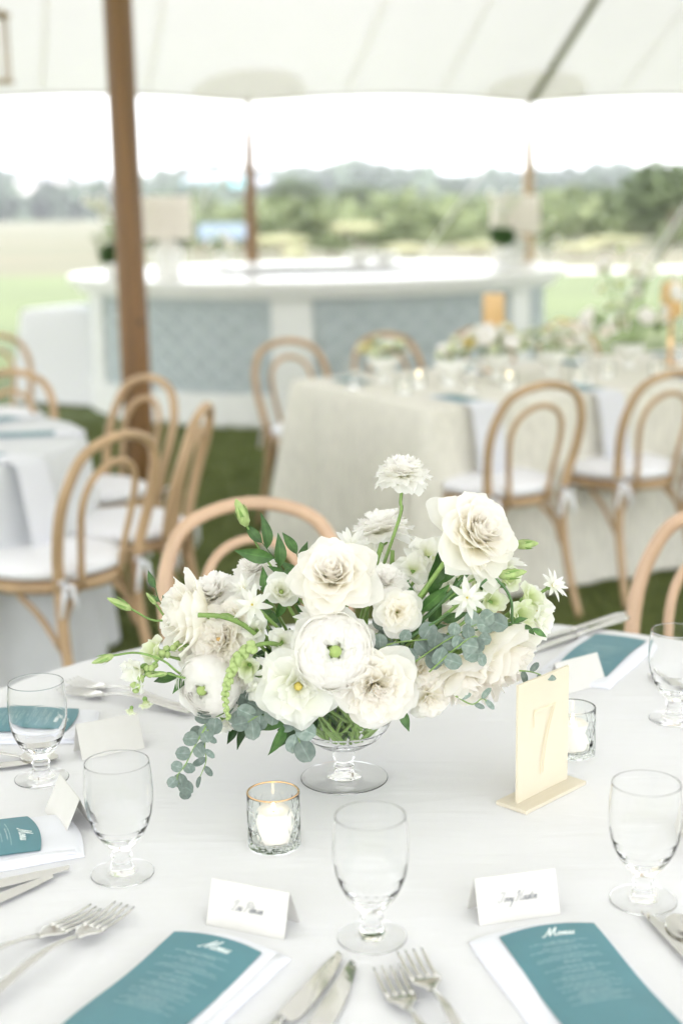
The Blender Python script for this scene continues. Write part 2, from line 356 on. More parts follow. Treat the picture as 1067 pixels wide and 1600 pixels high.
CR = [fastmesh('crown', leaf_cloud(2600, 1, .075, (1, 1, .85), 12, s, .5), 4, M['foliage']) for s in (1, 2)]
SH = [fastmesh('shrub_crown', leaf_cloud(1500, 1, .08, (1, 1, .75), 9, s, .5), 4, M['foliage2']) for s in (3, 4)]
RD = [fastmesh('reed_crown', leaf_cloud(1300, 1, .13, (1, 1, .6), 8, s, .16), 4, M['reed']) for s in (5, 6)]
trunk_me = MB().add(*tube([(0, 0, 0), (.03, 0, .5), (-.02, .02, 1)], lambda t: .09*(1-.5*t), 7, 3))
for a in (0, 2.1, 4.2):
    trunk_me.add(*tube([(0, 0, .6), (.2*math.cos(a), .2*math.sin(a), 1), (.42*math.cos(a), .42*math.sin(a), 1.35)], lambda t: .045*(1-.7*t), 5, 3))
trunk_me = trunk_me.mesh('trunk', M['bark'])
def plant(name, label, cat, px, Y, ytop, wpx, crowns, group, trunk=True, k=0):
    x = W(px, 400, Y).x; zt = W(px, ytop, Y).z; w = wpx*Y/F*.5
    t = thing(name, label, cat, (x, Y, -.01), rng.uniform(0, 6), group)
    hgt = max(zt, .5); cz = min(w*.7, hgt*.5)
    cr = obj('crown', crowns[k % len(crowns)], t, (0, 0, hgt-cz*.95), (0, 0, 0), (w, w, cz*1.15))
    obj('trunk', trunk_me, t, (0, 0, 0), (0, 0, 0), (w*.8, w*.8, max(hgt-cz*1.3, .15)))
trees = [(1045, 55, 240, 175, 'tallest dark tree, at the right edge above the scrub'), (985, 72, 292, 110, 'dark tree just left of the tallest one at the right'),
 (900, 95, 286, 130, 'broad tree right of the right lamp shade'), (940, 80, 300, 100, 'rounded tree between the right lamp and the right edge trees'), (860, 110, 300, 90, 'low dark tree just right of the right lamp shade'),
 (700, 120, 303, 120, 'dark tree left of the right lamp shade'), (620, 130, 301, 110, 'low dark tree behind the middle of the bar'),
 (560, 140, 286, 110, 'tree with a raised crown behind the middle of the bar'), (470, 150, 272, 110, 'high tree to the right of the middle tent pole'), (1110, 70, 262, 150, 'dark tree cut by the right edge of the frame')]
for k, (px, Y, yt, w, lb) in enumerate(trees): plant('tree', lb, 'tree', px, Y, yt, w, CR, 'trees beyond the meadow', k=k)
shr = [(250, 60, 345, 90, 0, 'low green shrub left of the blue awning'), (300, 70, 335, 80, 0, 'green shrub behind the left lamp shade'), (345, 58, 362, 60, 0, 'dark shrub under the blue awning'), (410, 55, 340, 80, 0, 'green shrub just right of the middle tent pole'),
 (440, 48, 352, 90, 1, 'pale reedy clump right of the middle tent pole'), (490, 62, 322, 100, 0, 'tall green shrub over the left half of the bar'), (520, 46, 362, 80, 0, 'low green shrub over the middle of the bar'), (470, 42, 385, 80, 1, 'low pale reeds close behind the bar top'),
 (560, 60, 330, 90, 1, 'pale reedy clump over the middle of the bar'), (600, 50, 350, 90, 0, 'green shrub over the right middle of the bar'), (640, 44, 372, 80, 1, 'pale reeds over the right middle of the bar'), (675, 64, 326, 100, 0, 'green shrub left of the right lamp'),
 (720, 52, 352, 80, 0, 'leafy shrub close left of the right lamp shade'), (745, 46, 372, 70, 1, 'pale reeds left of the right lamp base'), (790, 60, 340, 90, 0, 'shrub behind the right lamp'), (865, 55, 345, 80, 0, 'green shrub right of the right lamp base'),
 (900, 44, 372, 90, 1, 'tan grass clump at the right above the path'), (945, 48, 362, 110, 1, 'broad tan grass mound right of centre above the path'), (990, 56, 352, 90, 0, 'dark shrub above the path at the right'), (1040, 50, 365, 90, 0, 'dark shrub at the right edge above the path'),
 (830, 70, 325, 90, 0, 'tall shrub behind the flowers of the right lamp'), (930, 62, 330, 100, 0, 'green shrub below the rounded tree at the right'), (580, 90, 312, 110, 0, 'distant green shrub over the middle of the bar'), (1085, 52, 350, 90, 0, 'shrub cut by the right edge above the path')]
for k, (px, Y, yt, w, ty, lb) in enumerate(shr):
    plant('reed_clump' if ty else 'shrub', lb, 'reeds' if ty else 'shrub', px, Y, yt, w, RD if ty else SH, 'shrubs and reeds behind the bar', k=k)
# far houses
def house(px, ybase, ytop, wpx, Y, wall, label):
    x = W(px, 300, Y).x; zb = W(px, ybase, Y).z-3; zt = W(px, ytop, Y).z; w = wpx*Y/F
    t = thing('house', label, 'house', (x, Y, zb), .15, 'houses on the far hills'); h = zt-zb
    obj('wall', mesh('wall', *box(-w/2, w/2, -5, 5, 0, h*.8), wall, False), t)
    rv = [(-w/2-.5, -5.6, h*.8), (w/2+.5, -5.6, h*.8), (w/2+.5, 5.6, h*.8), (-w/2-.5, 5.6, h*.8), (-w/4, 0, h*1.05), (w/4, 0, h*1.05)]
    obj('roof', mesh('roof', rv, [(0, 1, 5, 4), (1, 2, 5), (2, 3, 4, 5), (3, 0, 4), (3, 2, 1, 0)], M['roof'], False), t)
    n = max(2, int(w/3.2))
    for i in range(n):
        for r in range(2):
            xx = -w/2+w*(i+.5)/n
            obj('window', mesh('window', *box(xx-.6, xx+.6, -5.06, -4.9, h*(.45+.18*r), h*(.45+.18*r)+1), M['window'], False), t)
house(70, 300, 268, 80, 400, M['pinkwall'], 'wide pale pinkish house on the left hill')
house(150, 300, 272, 55, 430, M['pinkwall'], 'pale house between the wide pink one and the near pole')
house(318, 306, 272, 62, 395, M['turqwall'], 'left turquoise house on the hill beside the middle pole')
house(362, 304, 266, 42, 400, M['turqwall'], 'right turquoise house on the hill touching the middle pole')
house(415, 304, 278, 50, 420, M['pinkwall'], 'pale house right of the middle pole')
# blue awning shelter
t = thing('shelter', 'small shelter with a pale blue awning behind the bar beside the middle pole', 'shelter', (W(348, 380, 52).x, 52, 0), .1)
z1 = W(348, 352, 52).z; z0 = W(348, 374, 52).z
obj('awning', mesh('awning', [(-.85, -1, z0), (.85, -1, z0), (.85, 1, z1), (-.85, 1, z1), (-.85, -1, z0+.06), (.85, -1, z0+.06), (.85, 1, z1+.06), (-.85, 1, z1+.06)],
    [(3, 2, 1, 0), (4, 5, 6, 7), (0, 1, 5, 4), (1, 2, 6, 5), (2, 3, 7, 6), (3, 0, 4, 7)], M['blueroof'], False), t)
for sx in (-.8, .8):
    for sy in (-.9, .9): obj('post', mesh('post', *box(sx-.04, sx+.04, sy-.04, sy+.04, 0, z0+.02+(z1-z0)*(sy > 0)*.9), M['bark'], False), t)

# low leafy scrub between the meadow and the wood
cl = []
for k in range(420):
    a = rng.uniform(-.14, .42); y = rng.uniform(60, 230); s = rng.uniform(.8, 2.1)*(.7+y/160)
    cl.append(leaf_cloud(60, s, s*.2, (1.3, 1, .75), 5, 3000+k, .6)+np.array([a*y, y, s*.35]))
tag(obj('scrub', fastmesh('scrub', np.concatenate(cl), 4, M['foliage2'])), 'low green scrub covering the ground behind the bar', 'scrub', kind='stuff')
hz = bpy.data.materials.new('haze'); hz.use_nodes = True; hz.node_tree.nodes.clear()
pv = nn(hz.node_tree, 'ShaderNodeVolumePrincipled'); ho = nn(hz.node_tree, 'ShaderNodeOutputMaterial'); hz.node_tree.links.new(pv.outputs[0], ho.inputs['Volume'])
pv.inputs['Color'].default_value = (.93, .96, 1, 1); pv.inputs['Density'].default_value = .00045; pv.inputs['Anisotropy'].default_value = .2
tag(obj('haze', mesh('haze', *box(-1560, 1560, -450, 1560, -2, 60), hz, False)), 'thin pale summer haze over the meadow and hills', 'haze', kind='stuff')

# ------------------------------------------------------------------ tent
EH = 2.585
def cz_(u, v):
    b = EH+2.9*math.sin(min(1, v/8.1)*PI/2)**1.05 if v < 8.1 else EH+2.9*math.sin(max(0, (16.2-v)/8.1)*PI/2)**1.05  # unseen rear edge drawn in close so more sky light reaches the table
    bay = abs(((u/3.13) % 1.0)-.5)*2          # 1 at a side pole line, 0 in mid bay
    sc_ = (1-bay)**.8
    return b+.045*math.sin((1-bay)*PI/2)*max(0, 1-v/2.5)+.03*sc_
U = np.linspace(-3.13*5, 3.13*5, 121); V = np.concatenate([np.linspace(0, 3, 13), np.linspace(3.5, 14, 22), np.linspace(14.4, 16.2, 5)])
cv = []
for v in V:
    for u in U:
        bay = abs(((u/3.13) % 1.0)-.5)*2
        vv = v+(.06*math.sin((1-bay)*PI) if v == 0 else 0); cv.append(T3(u, vv, cz_(u, v)))
tent = thing('sailcloth_tent', 'large white sailcloth tent canopy over the whole dining area', 'tent', T3(0, 8, 0))
tent.location = (0, 0, 0)
ca = obj('canopy', mesh('canopy', cv, grid_faces(len(U), len(V)), M['canopy']), tent)
hem = MB().add(*tube([cv[i] for i in range(0, len(U))], .022, 6, 1)); obj('hem_rope', hem.mesh('hem_rope', M['rope']), tent)
def strip(u0, v0, u1, v1, w, dz, m, name, n=24):
    vv = []
    for i in range(n):
        k = i/(n-1); u = u0+(u1-u0)*k; v = v0+(v1-v0)*k
        for s in (-w/2, w/2): vv.append(T3(u+s, v, cz_(u, v)+dz))
    return obj(name, mesh(name, vv, grid_faces(2, n), m), tent)
for k in range(-14, 15):
    if k % 3: strip(k*3.13/3, .15, k*3.13/3, 16.1, .05, -.012, M['seam'], 'seam', 60)
for k in range(-4, 6):
    if k != 0: strip(k*3.13, .02, k*3.13, 16.15, .10, -.02, M['rope'] if k == 1 else M['seam'], 'ridge_strap', 60)
for k in range(-4, 6):     # half round reinforcement at each side pole
    vv = [T3(k*3.13, .03, cz_(k*3.13, .03)-.03)]; n = 17
    for j in (1, 2, 3):
        for i in range(n):
            a = PI*i/(n-1); r = .62*j/3; u = k*3.13+r*math.cos(a); v = .02+r*.95*math.sin(a); vv.append(T3(u, v, cz_(u, v)-.03))
    ff = [(0, 1+i, 2+i) for i in range(n-1)]
    for j in range(2):
        for i in range(n-1): a = 1+j*n+i; ff.append((a, a+n, a+n+1, a+1))
    obj('reinforcing_patch', mesh('reinforcing_patch', vv, ff, M['seam']), tent)
plab = {-1: 'slender side pole out of frame at the left', 0: 'slender brown side pole rising behind the round bar', 1: 'slender side pole above the right lamp shade'}
for k in (-1, 0, 1, 2):
    p = T3(k*3.13, .03, 0); top = cz_(k*3.13, .03)-.02
    if k in (0, 1):
        t = thing('tent_pole', plab[k], 'tent pole', p, 0, 'side poles of the tent')
        obj('shaft', MB().add(*lathe([(.035, 0), (.055, .5), (.062, 1.3), (.05, 2.1), (.03, top-.05), (.03, top)], 14)).mesh('shaft', M['pole'] if k == 0 else M['wood']), t)
        obj('steel_pin', mesh('steel_pin', *lathe([(.012, top-.05), (.012, top+.15)], 8), M['steel']), t)
        q = T3(k*3.13-.8, -3.3, 0); e = Vector(q)-Vector(p)
        g = tag(obj('guy_rope', MB().add(*tube([(0, 0, 0), (-e.x/2, -e.y/2, top/2-.02), (-e.x, -e.y, top-.05)], .007, 6, 4)).mesh('guy_rope', M['card']), loc=q), 'pale guy strap running down from the %s side pole' % ('middle' if k == 0 else 'right'), 'guy strap')
g = Vector(T3(4.35, -1.3, 0)); g2 = W(1100, 300, 14.5)
p0 = W(948, 420, 16.5); p0.z = 0; p1 = W(1130, 240, 14.3)
tag(obj('guy_rope', MB().add(*tube([(0, 0, 0), tuple((p1-Vector((p0.x, p0.y, 0)))*.5), tuple(p1-Vector((p0.x, p0.y, 0)))], .05, 6, 4)).mesh('guy_rope', M['card']), loc=(p0.x, p0.y, 0)), 'broad white strap slanting down to the lawn at the right edge', 'guy strap')
# near mast
pb = G(222, 770, 0); pt = W(184, 0, pb.y); slope = (pt.x-pb.x)/pt.z
t = thing('tent_mast', 'thick brown timber tent mast standing in the lawn behind the left chairs', 'tent pole', pb)
zz = 4.6
obj('shaft', MB().add(*tube([(slope*z, 0, z) for z in np.linspace(0, zz, 14)], lambda t_: .080-.012*t_, 24, 2)).mesh('shaft', M['pole']), t)
obj('knot', mesh('knot', *lathe([(.001, 0), (.014, 0), (.016, .003), (.001, .004)], 12), M['bark']), t, (slope*.9+.045, -.066, .92), (PI/2, 0, .6))
# hanging lantern glimpsed at the upper left
t = thing('hanging_lantern', 'pale framed lantern cut by the left edge under the canopy', 'lantern', W(-2, 125, 9))
for s in (-.06, .06):
    for r in (-.06, .06): obj('bar', mesh('bar', *box(s-.006, s+.006, r-.006, r+.006, 0, .36), M['wood'], False), t)
obj('lid', mesh('lid', *box(-.08, .08, -.08, .08, .362, .39), M['wood'], False), t); obj('base', mesh('base', *box(-.08, .08, -.08, .08, -.02, -.001), M['wood'], False), t)
obj('cord', MB().add(*tube([(0, 0, .39), (0, 0, .9), (0, 0, 1.9)], .006, 6, 2)).mesh('cord', M['rope']), t)
# ------------------------------------------------------------------ round bar
BC = Vector((-.16, 11.57, 0)); RB = 1.82
bar = thing('round_bar', 'round white bar with blue fish scale panels and a broad white top', 'bar', BC)
def ringwall(r0, r1, z0, z1, a0=0, a1=2*PI, n=72):
    full = abs(a1-a0-2*PI) < 1e-6; N = n if full else n+1; v = []
    for r, z in ((r1, z0), (r1, z1), (r0, z1), (r0, z0)):
        for i in range(N):
            a = a0+(a1-a0)*i/n; v.append((r*math.sin(a), -r*math.cos(a), z))
    f = []
    for j in range(4):
        for i in range(n):
            b = (i+1) % N if full else i+1; f.append((j*N+i, j*N+b, ((j+1) % 4)*N+b, ((j+1) % 4)*N+i))
    if not full: f += [(0, N, 2*N, 3*N), (3*N+n, 2*N+n, N+n, n)]
    return v, f
obj('body', mesh('body', *ringwall(RB-.10, RB-.03, .01, .95), M['barwhite']), bar)
obj('top', mesh('top', *ringwall(RB-.80, RB+.15, .955, 1.01), M['bartop'], False), bar)
obj('top_moulding', mesh('top_moulding', *ringwall(RB-.02, RB+.07, .89, .952), M['barwhite'], False), bar)
obj('plinth', mesh('plinth', *ringwall(RB-.028, RB+.03, 0, .235), M['barwhite'], False), bar)
DA = math.radians(60); A0 = math.radians(-4.8); pw = math.radians(4.4)
for k in range(6):
    a = A0+k*DA; obj('pilaster', mesh('pilaster', *ringwall(RB-.027, RB+.02, .237, .888, a-pw, a+pw, 6), M['barwhite'], False), bar)
    obj('panel', mesh('panel', *ringwall(RB-.028, RB-.015, .237, .888, a+pw+.001, a+DA-pw-.001, 16), M['panel'], False), bar)
# fish scale tiles on the panels that face the tables
ts = .185
def scale_me(m, k):
    v = []; n = 11; r = ts*.56
    for ring, (s, dep) in enumerate(((1, 0), (.94, .010), (.62, .013), (.58, .008), (.3, .010))):
        for i in range(n):
            a = PI*i/(n-1); v.append((r*s*math.cos(a), -.002-dep, r*s*math.sin(a)))
    f = grid_faces(n, 5); f.append(tuple(range(4*n, 5*n))); me = mesh('scale_tile', v, f, m, False); me.materials.append(M['panel']); [setattr(p, 'material_index', 1) for p in me.polygons if p.index < 2*(n-1)]; return me
SM = [scale_me(M['tile'], 0), scale_me(M['tilelight'], 1), scale_me(M['panel'], 2)]
for k in (-2, -1, 0, 1):
    a0 = A0+k*DA+pw+.03; a1 = A0+(k+1)*DA-pw-.03; w = (a1-a0)*RB; nc = int(w/ts); rows = 7
    for r in range(rows):
        off = .5 if r % 2 else 0
        for c in range(nc-(r % 2)):
            a = a0+(c+.5+off)*w/nc/RB
            if abs(a+.05) > 1.25 and k in (-2, 1): continue
            z = .275+r*ts*.42
            obj('scale_tile', SM[rng.integers(0, 2)], bar, ((RB-.012+.0006*(rows-r))*math.sin(a), -(RB-.012+.0006*(rows-r))*math.cos(a), z), (0, 0, a))
obj('back_bar', mesh('back_bar', *lathe([(.86, 0), (.86, .90), (.90, .905), (.90, .94)], 48), M['barwhite'], False), bar)
# bar lamps
def lamp(px, pyb, Y, rs, hs, label, hb):
    x = W(px, pyb, Y).x; t = thing('table_lamp', label, 'lamp', (x, Y, 1.011), 0, 'table lamps on the round bar')
    obj('base', mesh('base', *lathe([(.10, 0), (.10, .02), (.085, .03), (.11, .15), (.115, hb*.7), (.07, hb*.9), (.05, hb)], 28), M['ceramic']), t)
    obj('rod', mesh('rod', *lathe([(.008, hb-.01), (.008, hb+hs*.6)], 8), M['steel']), t)
    v, f = lathe([(rs*1.05, 0), (rs, hs)], 40); f = f[:-2]
    v2 = [(p[0]*.985, p[1]*.985, p[2]) for p in v]; n0 = len(v)
    f2 = f+[tuple(i+n0 for i in reversed(q)) for q in f]+[(i, (i+1) % 40, n0+(i+1) % 40, n0+i) for i in range(40)][:0]
    obj('lamp_shade', mesh('lamp_shade', v+v2, f2, M['shade']), t, (0, 0, hb+.01))
lamp(264, 436, 10.45, .18, .30, 'lamp with a blush drum shade beside the thick mast, on the left of the bar', .27)
lamp(804, 410, 12.9, .215, .33, 'lamp with a blush drum shade below the right side pole, on the bar', .22)
# ------------------------------------------------------------------ flowers: petals and blooms
def midline(L, a0, a1, p, nv):
    r = z = 0; out = [(0, 0, a0)]; m = 24
    for i in range(1, m+1):
        v = (i-.5)/m; a = a0+(a1-a0)*v**p; r += L*math.sin(a)/m; z += L*math.cos(a)/m
        out.append((r, z, a0+(a1-a0)*(i/m)**p))
    return out
def petal_cone(L, Wd, a0, a1, p=1., cup=1., ruf=0., tip=0., r0=.04, z0=0., nu=11, nv=9, ph=0., k=.28, fringe=0., lance=False):
    a0, a1 = math.radians(a0), math.radians(a1); ml = midline(L, a0, a1, p, nv); v = []; uv = []
    r = random.Random(int(ph*1000)+int(L*991)); no = [r.uniform(-1, 1) for _ in range(nu)]; no2 = [r.uniform(-1, 1) for _ in range(nu)]
    for j in range(nv):
        vj = j/(nv-1)
        for i in range(nu):
            u = -1+2*i/(nu-1)
            if lance: wj = Wd*.5*(math.sin(PI*min(1, .12+vj*.88))**.8+.02); ve = vj
            else: wj = Wd*.5*(.16+.84*min(1, vj/.62)**.8)*(1-.10*max(0, vj-.75)/.25); ve = vj*(1-k*u*u)+tip*vj**4*(1-abs(u))**2
            ve *= 1+(fringe+(0 if lance else .022))*no[i]*vj**3
            q = min(max(ve, 0), 1.15)*24; i0 = min(int(q), 23); fr = q-i0
            R = ml[i0][0]+(ml[i0+1][0]-ml[i0][0])*fr+r0; Z = ml[i0][1]+(ml[i0+1][1]-ml[i0][1])*fr; A = ml[i0][2]+(ml[i0+1][2]-ml[i0][2])*min(fr, 1)
            s = u*wj; Rc = max(R, .13, Wd*.34)/max(cup, .05); y = Rc*math.sin(min(max(s/Rc, -1.5), 1.5)); d = Rc*(1-math.cos(min(max(s/Rc, -1.5), 1.5)))
            d += ruf*vj**2*math.sin(4.6*u+ph)+no2[i]*ruf*.35*vj**4+ruf*.5*vj**3*math.sin(9*u+ph*2.3)
            v.append((R-math.cos(A)*d, y, Z+math.sin(A)*d+z0)); uv.append((i/(nu-1), vj))
    return v, grid_faces(nu, nv), uv
def petal_sph(s, th, wang, flare=0., ruf=0., nu=11, nv=9, ph=0., phi0=150, zc=0., k=.10, squash=.92):
    v = []; uv = []; p0 = math.radians(phi0); p1 = math.radians(th)
    for j in range(nv):
        vj = j/(nv-1)
        for i in range(nu):
            u = -1+2*i/(nu-1); ve = vj*(1-k*u*u)*(1+.03*vj**3*math.sin(7.3*i+ph*3)); phi = p0+(p1-p0)*ve
            sh = .25+.75*min(1, vj/.5)**.8; psi = u*wang*sh/max(math.sin(phi), .45)
            S = s*(1+flare*vj**3+.018*u*vj+ruf*vj**2*math.sin(4.4*u+ph)+ruf*.5*vj**3*math.sin(10*u+2*ph)-.03*abs(u)*vj)
            v.append((S*math.sin(phi)*math.cos(psi), S*math.sin(phi)*math.sin(psi), S*math.cos(phi)*squash+zc)); uv.append((i/(nu-1), vj))
    return v, grid_faces(nu, nv), uv
def cone(n, **kw): return ('c', n, kw)
def sph(n, **kw): return ('s', n, kw)
# unit-radius recipes, outermost layer first
REC = {
 'garden_rose': ('pcream', [cone(5, L=1.16, Wd=1.3, a0=72, a1=104, p=1.3, cup=.6, ruf=.035, tip=.14, z0=-.14), cone(5, L=1.10, Wd=1.2, a0=64, a1=94, p=1.4, cup=.75, ruf=.03, tip=.12, z0=-.09), cone(6, L=1.05, Wd=1.05, a0=56, a1=84, p=1.5, cup=.85, ruf=.03, tip=.09, z0=-.05),
   cone(6, L=.99, Wd=.98, a0=49, a1=76, p=1.5, cup=.9, ruf=.03, tip=.06, z0=-.03), cone(6, L=.95, Wd=.95, a0=42, a1=62, p=1.5, cup=.95, ruf=.03, tip=.04), cone(6, L=.91, Wd=.9, a0=35, a1=53, p=1.5, cup=1, ruf=.025, tip=.04), cone(6, L=.87, Wd=.85, a0=29, a1=44, p=1.5, cup=1, ruf=.02),
   cone(5, L=.83, Wd=.78, a0=23, a1=35, p=1.5, cup=1.05, ruf=.02), cone(5, L=.83, Wd=.7, a0=16, a1=25, cup=1.1, ruf=.02, z0=.02), cone(5, L=.81, Wd=.6, a0=10, a1=15, cup=1.1, ruf=.02, z0=.03), cone(4, L=.80, Wd=.5, a0=5, a1=5, cup=1.1, ruf=.015, z0=.04), cone(3, L=.80, Wd=.4, a0=0, a1=-6, cup=1.2, z0=.06)], None),
 'ranunculus': ('ppure', [cone(6, L=1.25, Wd=1.25, a0=82, a1=58, p=1., cup=.9, ruf=.05, z0=-.62), cone(6, L=1.3, Wd=1.2, a0=78, a1=38, p=1., cup=.95, ruf=.04, z0=-.66), sph(6, s=1.0, th=62, wang=.60, flare=.10, ruf=.025), sph(6, s=.955, th=55, wang=.58, flare=.06, ruf=.02), sph(6, s=.91, th=49, wang=.55, flare=.05, ruf=.018), sph(6, s=.865, th=43, wang=.52, flare=.04, ruf=.016),
   sph(6, s=.82, th=37, wang=.50, flare=.03, ruf=.014), sph(6, s=.775, th=31, wang=.46, flare=.03, ruf=.012), sph(5, s=.73, th=26, wang=.44, flare=.02, ruf=.01), sph(5, s=.69, th=21, wang=.40, ruf=.01), sph(5, s=.65, th=17, wang=.36), sph(4, s=.61, th=13, wang=.32)], ('greeneye', .17, .50)),
 'frilled_ranunculus': ('ppure', [cone(8, L=1.12, Wd=1.0, a0=84, a1=128, p=1.2, cup=.35, ruf=.06, fringe=.08, z0=-.04), cone(8, L=1.08, Wd=.98, a0=74, a1=108, p=1.2, cup=.45, ruf=.06, fringe=.08, z0=.0), cone(8, L=1.02, Wd=.92, a0=60, a1=92, cup=.6, ruf=.05, fringe=.07, z0=.02),
   cone(8, L=.96, Wd=.84, a0=46, a1=76, cup=.7, ruf=.05, fringe=.07, z0=.03), cone(8, L=.92, Wd=.76, a0=33, a1=60, cup=.8, ruf=.05, fringe=.07, z0=.04), cone(7, L=.88, Wd=.66, a0=21, a1=44, cup=.9, ruf=.04, fringe=.07, z0=.04), cone(6, L=.84, Wd=.56, a0=11, a1=28, cup=1, ruf=.04, fringe=.06, z0=.04), cone(4, L=.80, Wd=.44, a0=2, a1=12, cup=1, ruf=.03, z0=.04)], None),
 'lisianthus': ('pwhite', [cone(5, L=1.22, Wd=1.30, a0=52, a1=98, p=1.2, cup=.45, ruf=.10, z0=-.2), cone(5, L=1.12, Wd=1.15, a0=42, a1=86, p=1.3, cup=.55, ruf=.10, z0=-.2), cone(4, L=.80, Wd=.72, a0=22, a1=62, cup=.7, ruf=.09, z0=-.2), cone(3, L=.62, Wd=.5, a0=10, a1=45, cup=.9, ruf=.08, z0=-.2)], ('yellow', .12, .02)),
 'lisianthus_cup': ('pwhite', [cone(4, L=1.15, Wd=1.35, a0=30, a1=82, p=1.7, cup=.9, ruf=.05, z0=-.5), cone(4, L=1.05, Wd=1.15, a0=22, a1=52, p=1.5, cup=1, ruf=.05, z0=-.45), cone(3, L=.85, Wd=.8, a0=10, a1=28, cup=1, ruf=.04, z0=-.4)], ('greeneye', .12, -.1)),
 'open_rose': ('pcream', [cone(5, L=1.15, Wd=1.35, a0=66, a1=96, p=1.2, cup=.75, ruf=.04, tip=.05, z0=-.14), cone(5, L=1.08, Wd=1.25, a0=56, a1=86, p=1.2, cup=.9, ruf=.04, z0=-.1), cone(6, L=1.0, Wd=1.05, a0=48, a1=72, cup=1, ruf=.05, z0=-.08), cone(6, L=.92, Wd=.85, a0=42, a1=60, cup=1, ruf=.06, z0=-.05),
   cone(8, L=.84, Wd=.55, a0=38, a1=44, cup=.8, ruf=.06, z0=-.02), cone(8, L=.76, Wd=.46, a0=28, a1=32, cup=.8, ruf=.06, z0=.0), cone(7, L=.70, Wd=.40, a0=18, a1=18, cup=.8, ruf=.06), cone(5, L=.62, Wd=.32, a0=8, a1=2, cup=.8, ruf=.05)], ('tawny', .10, .34)),
 'spray_rose': ('pcream', [cone(5, L=1.1, Wd=1.2, a0=58, a1=98, p=1.3, cup=.7, ruf=.07, z0=-.1), cone(5, L=1.0, Wd=1.05, a0=46, a1=78, p=1.2, cup=.8, ruf=.07, z0=-.06), cone(6, L=.86, Wd=.75, a0=32, a1=58, cup=.9, ruf=.06), cone(5, L=.76, Wd=.6, a0=20, a1=36, cup=.9, ruf=.06), cone(4, L=.66, Wd=.45, a0=8, a1=16, cup=1, ruf=.05)], None),
 'rose_cup': ('pcream', [cone(5, L=1.75, Wd=1.55, a0=72, a1=38, p=.8, cup=.95, ruf=.05, tip=.05, z0=-.95), cone(5, L=1.65, Wd=1.45, a0=60, a1=36, p=.8, cup=1, ruf=.05, tip=.05, z0=-.88), cone(5, L=1.5, Wd=1.2, a0=46, a1=26, p=.9, cup=1, ruf=.04, z0=-.8), cone(5, L=1.4, Wd=1.0, a0=33, a1=18, cup=1, ruf=.04, z0=-.75),
   cone(5, L=1.32, Wd=.85, a0=22, a1=12, cup=1, ruf=.03, z0=-.72), cone(4, L=1.25, Wd=.65, a0=12, a1=5, cup=1, ruf=.03, z0=-.7), cone(3, L=1.2, Wd=.4, a0=4, a1=0, cup=1, z0=-.7)], None),
 'star_flower': ('ppure', [cone(8, L=1.02, Wd=.30, a0=66, a1=100, cup=.4, lance=True, nu=5, ruf=.02), cone(6, L=.82, Wd=.24, a0=40, a1=72, cup=.4, lance=True, nu=5, ruf=.02, z0=.03), cone(4, L=.5, Wd=.16, a0=15, a1=32, cup=.4, lance=True, nu=3, z0=.04)], ('yellow', .07, .06)),
 'snapdragon_floret': ('pgreen', [cone(3, L=1.15, Wd=1.1, a0=28, a1=108, p=1.8, cup=.55, ruf=.10, z0=-.35), cone(2, L=1.05, Wd=1.0, a0=16, a1=62, p=1.6, cup=.8, ruf=.09, z0=-.35)], ('sepal', .28, -.42)),
 'white_floret': ('pwhite', [cone(3, L=1.15, Wd=1.1, a0=30, a1=112, p=1.7, cup=.5, ruf=.12, z0=-.35), cone(3, L=1.05, Wd=.9, a0=16, a1=66, p=1.5, cup=.7, ruf=.12, z0=-.35)], ('sepal', .24, -.42)),
}
PM = {}
def petals_for(kind):
    if kind in PM: return PM[kind]
    mname, layers, centre = REC[kind]; out = []; rot = 0.
    for li, (ty, n, kw) in enumerate(layers):
        vars_ = []
        for vv in range(3 if n > 4 else 2):
            g = dict(kw); g['ph'] = vv*2.1+li*.7
            v, f, uv = (petal_cone if ty == 'c' else petal_sph)(**g); vars_.append(mesh('petal', v, f, M[mname], True, uv))
        for i in range(n): out.append((vars_[i % len(vars_)], rot+2*PI*i/n, li, ty))
        rot += 2.4
    PM[kind] = (out, centre); return PM[kind]
BALL = {}
def ball(m, n=12, k=7):
    if m not in BALL:
        BALL[m] = mesh('flower_heart', *lathe([(math.sin(PI*(i+.01)/(k-1+.02)), -math.cos(PI*i/(k-1))) for i in range(k)], n), M[m])
    return BALL[m]
CTR = Vector((0, 1.717, .84))
def stem_to(t, p, base, m='stem', r=.0022, mid=None, name='stem'):
    inv = t.matrix_basis.inverted(); c = Vector(p)
    a = Vector(base); mid = Vector(mid) if mid is not None else (c+a)/2+Vector((0, 0, .012))
    pts = [tuple(inv@q) for q in (c, c+(mid-c)*.5+Vector((0, 0, .0)), mid, (mid+a)/2, a)]
    s = t.scale[0]; obj(name, MB().add(*tube(pts, r/s, 7, 4)).mesh(name, M[m]), t)
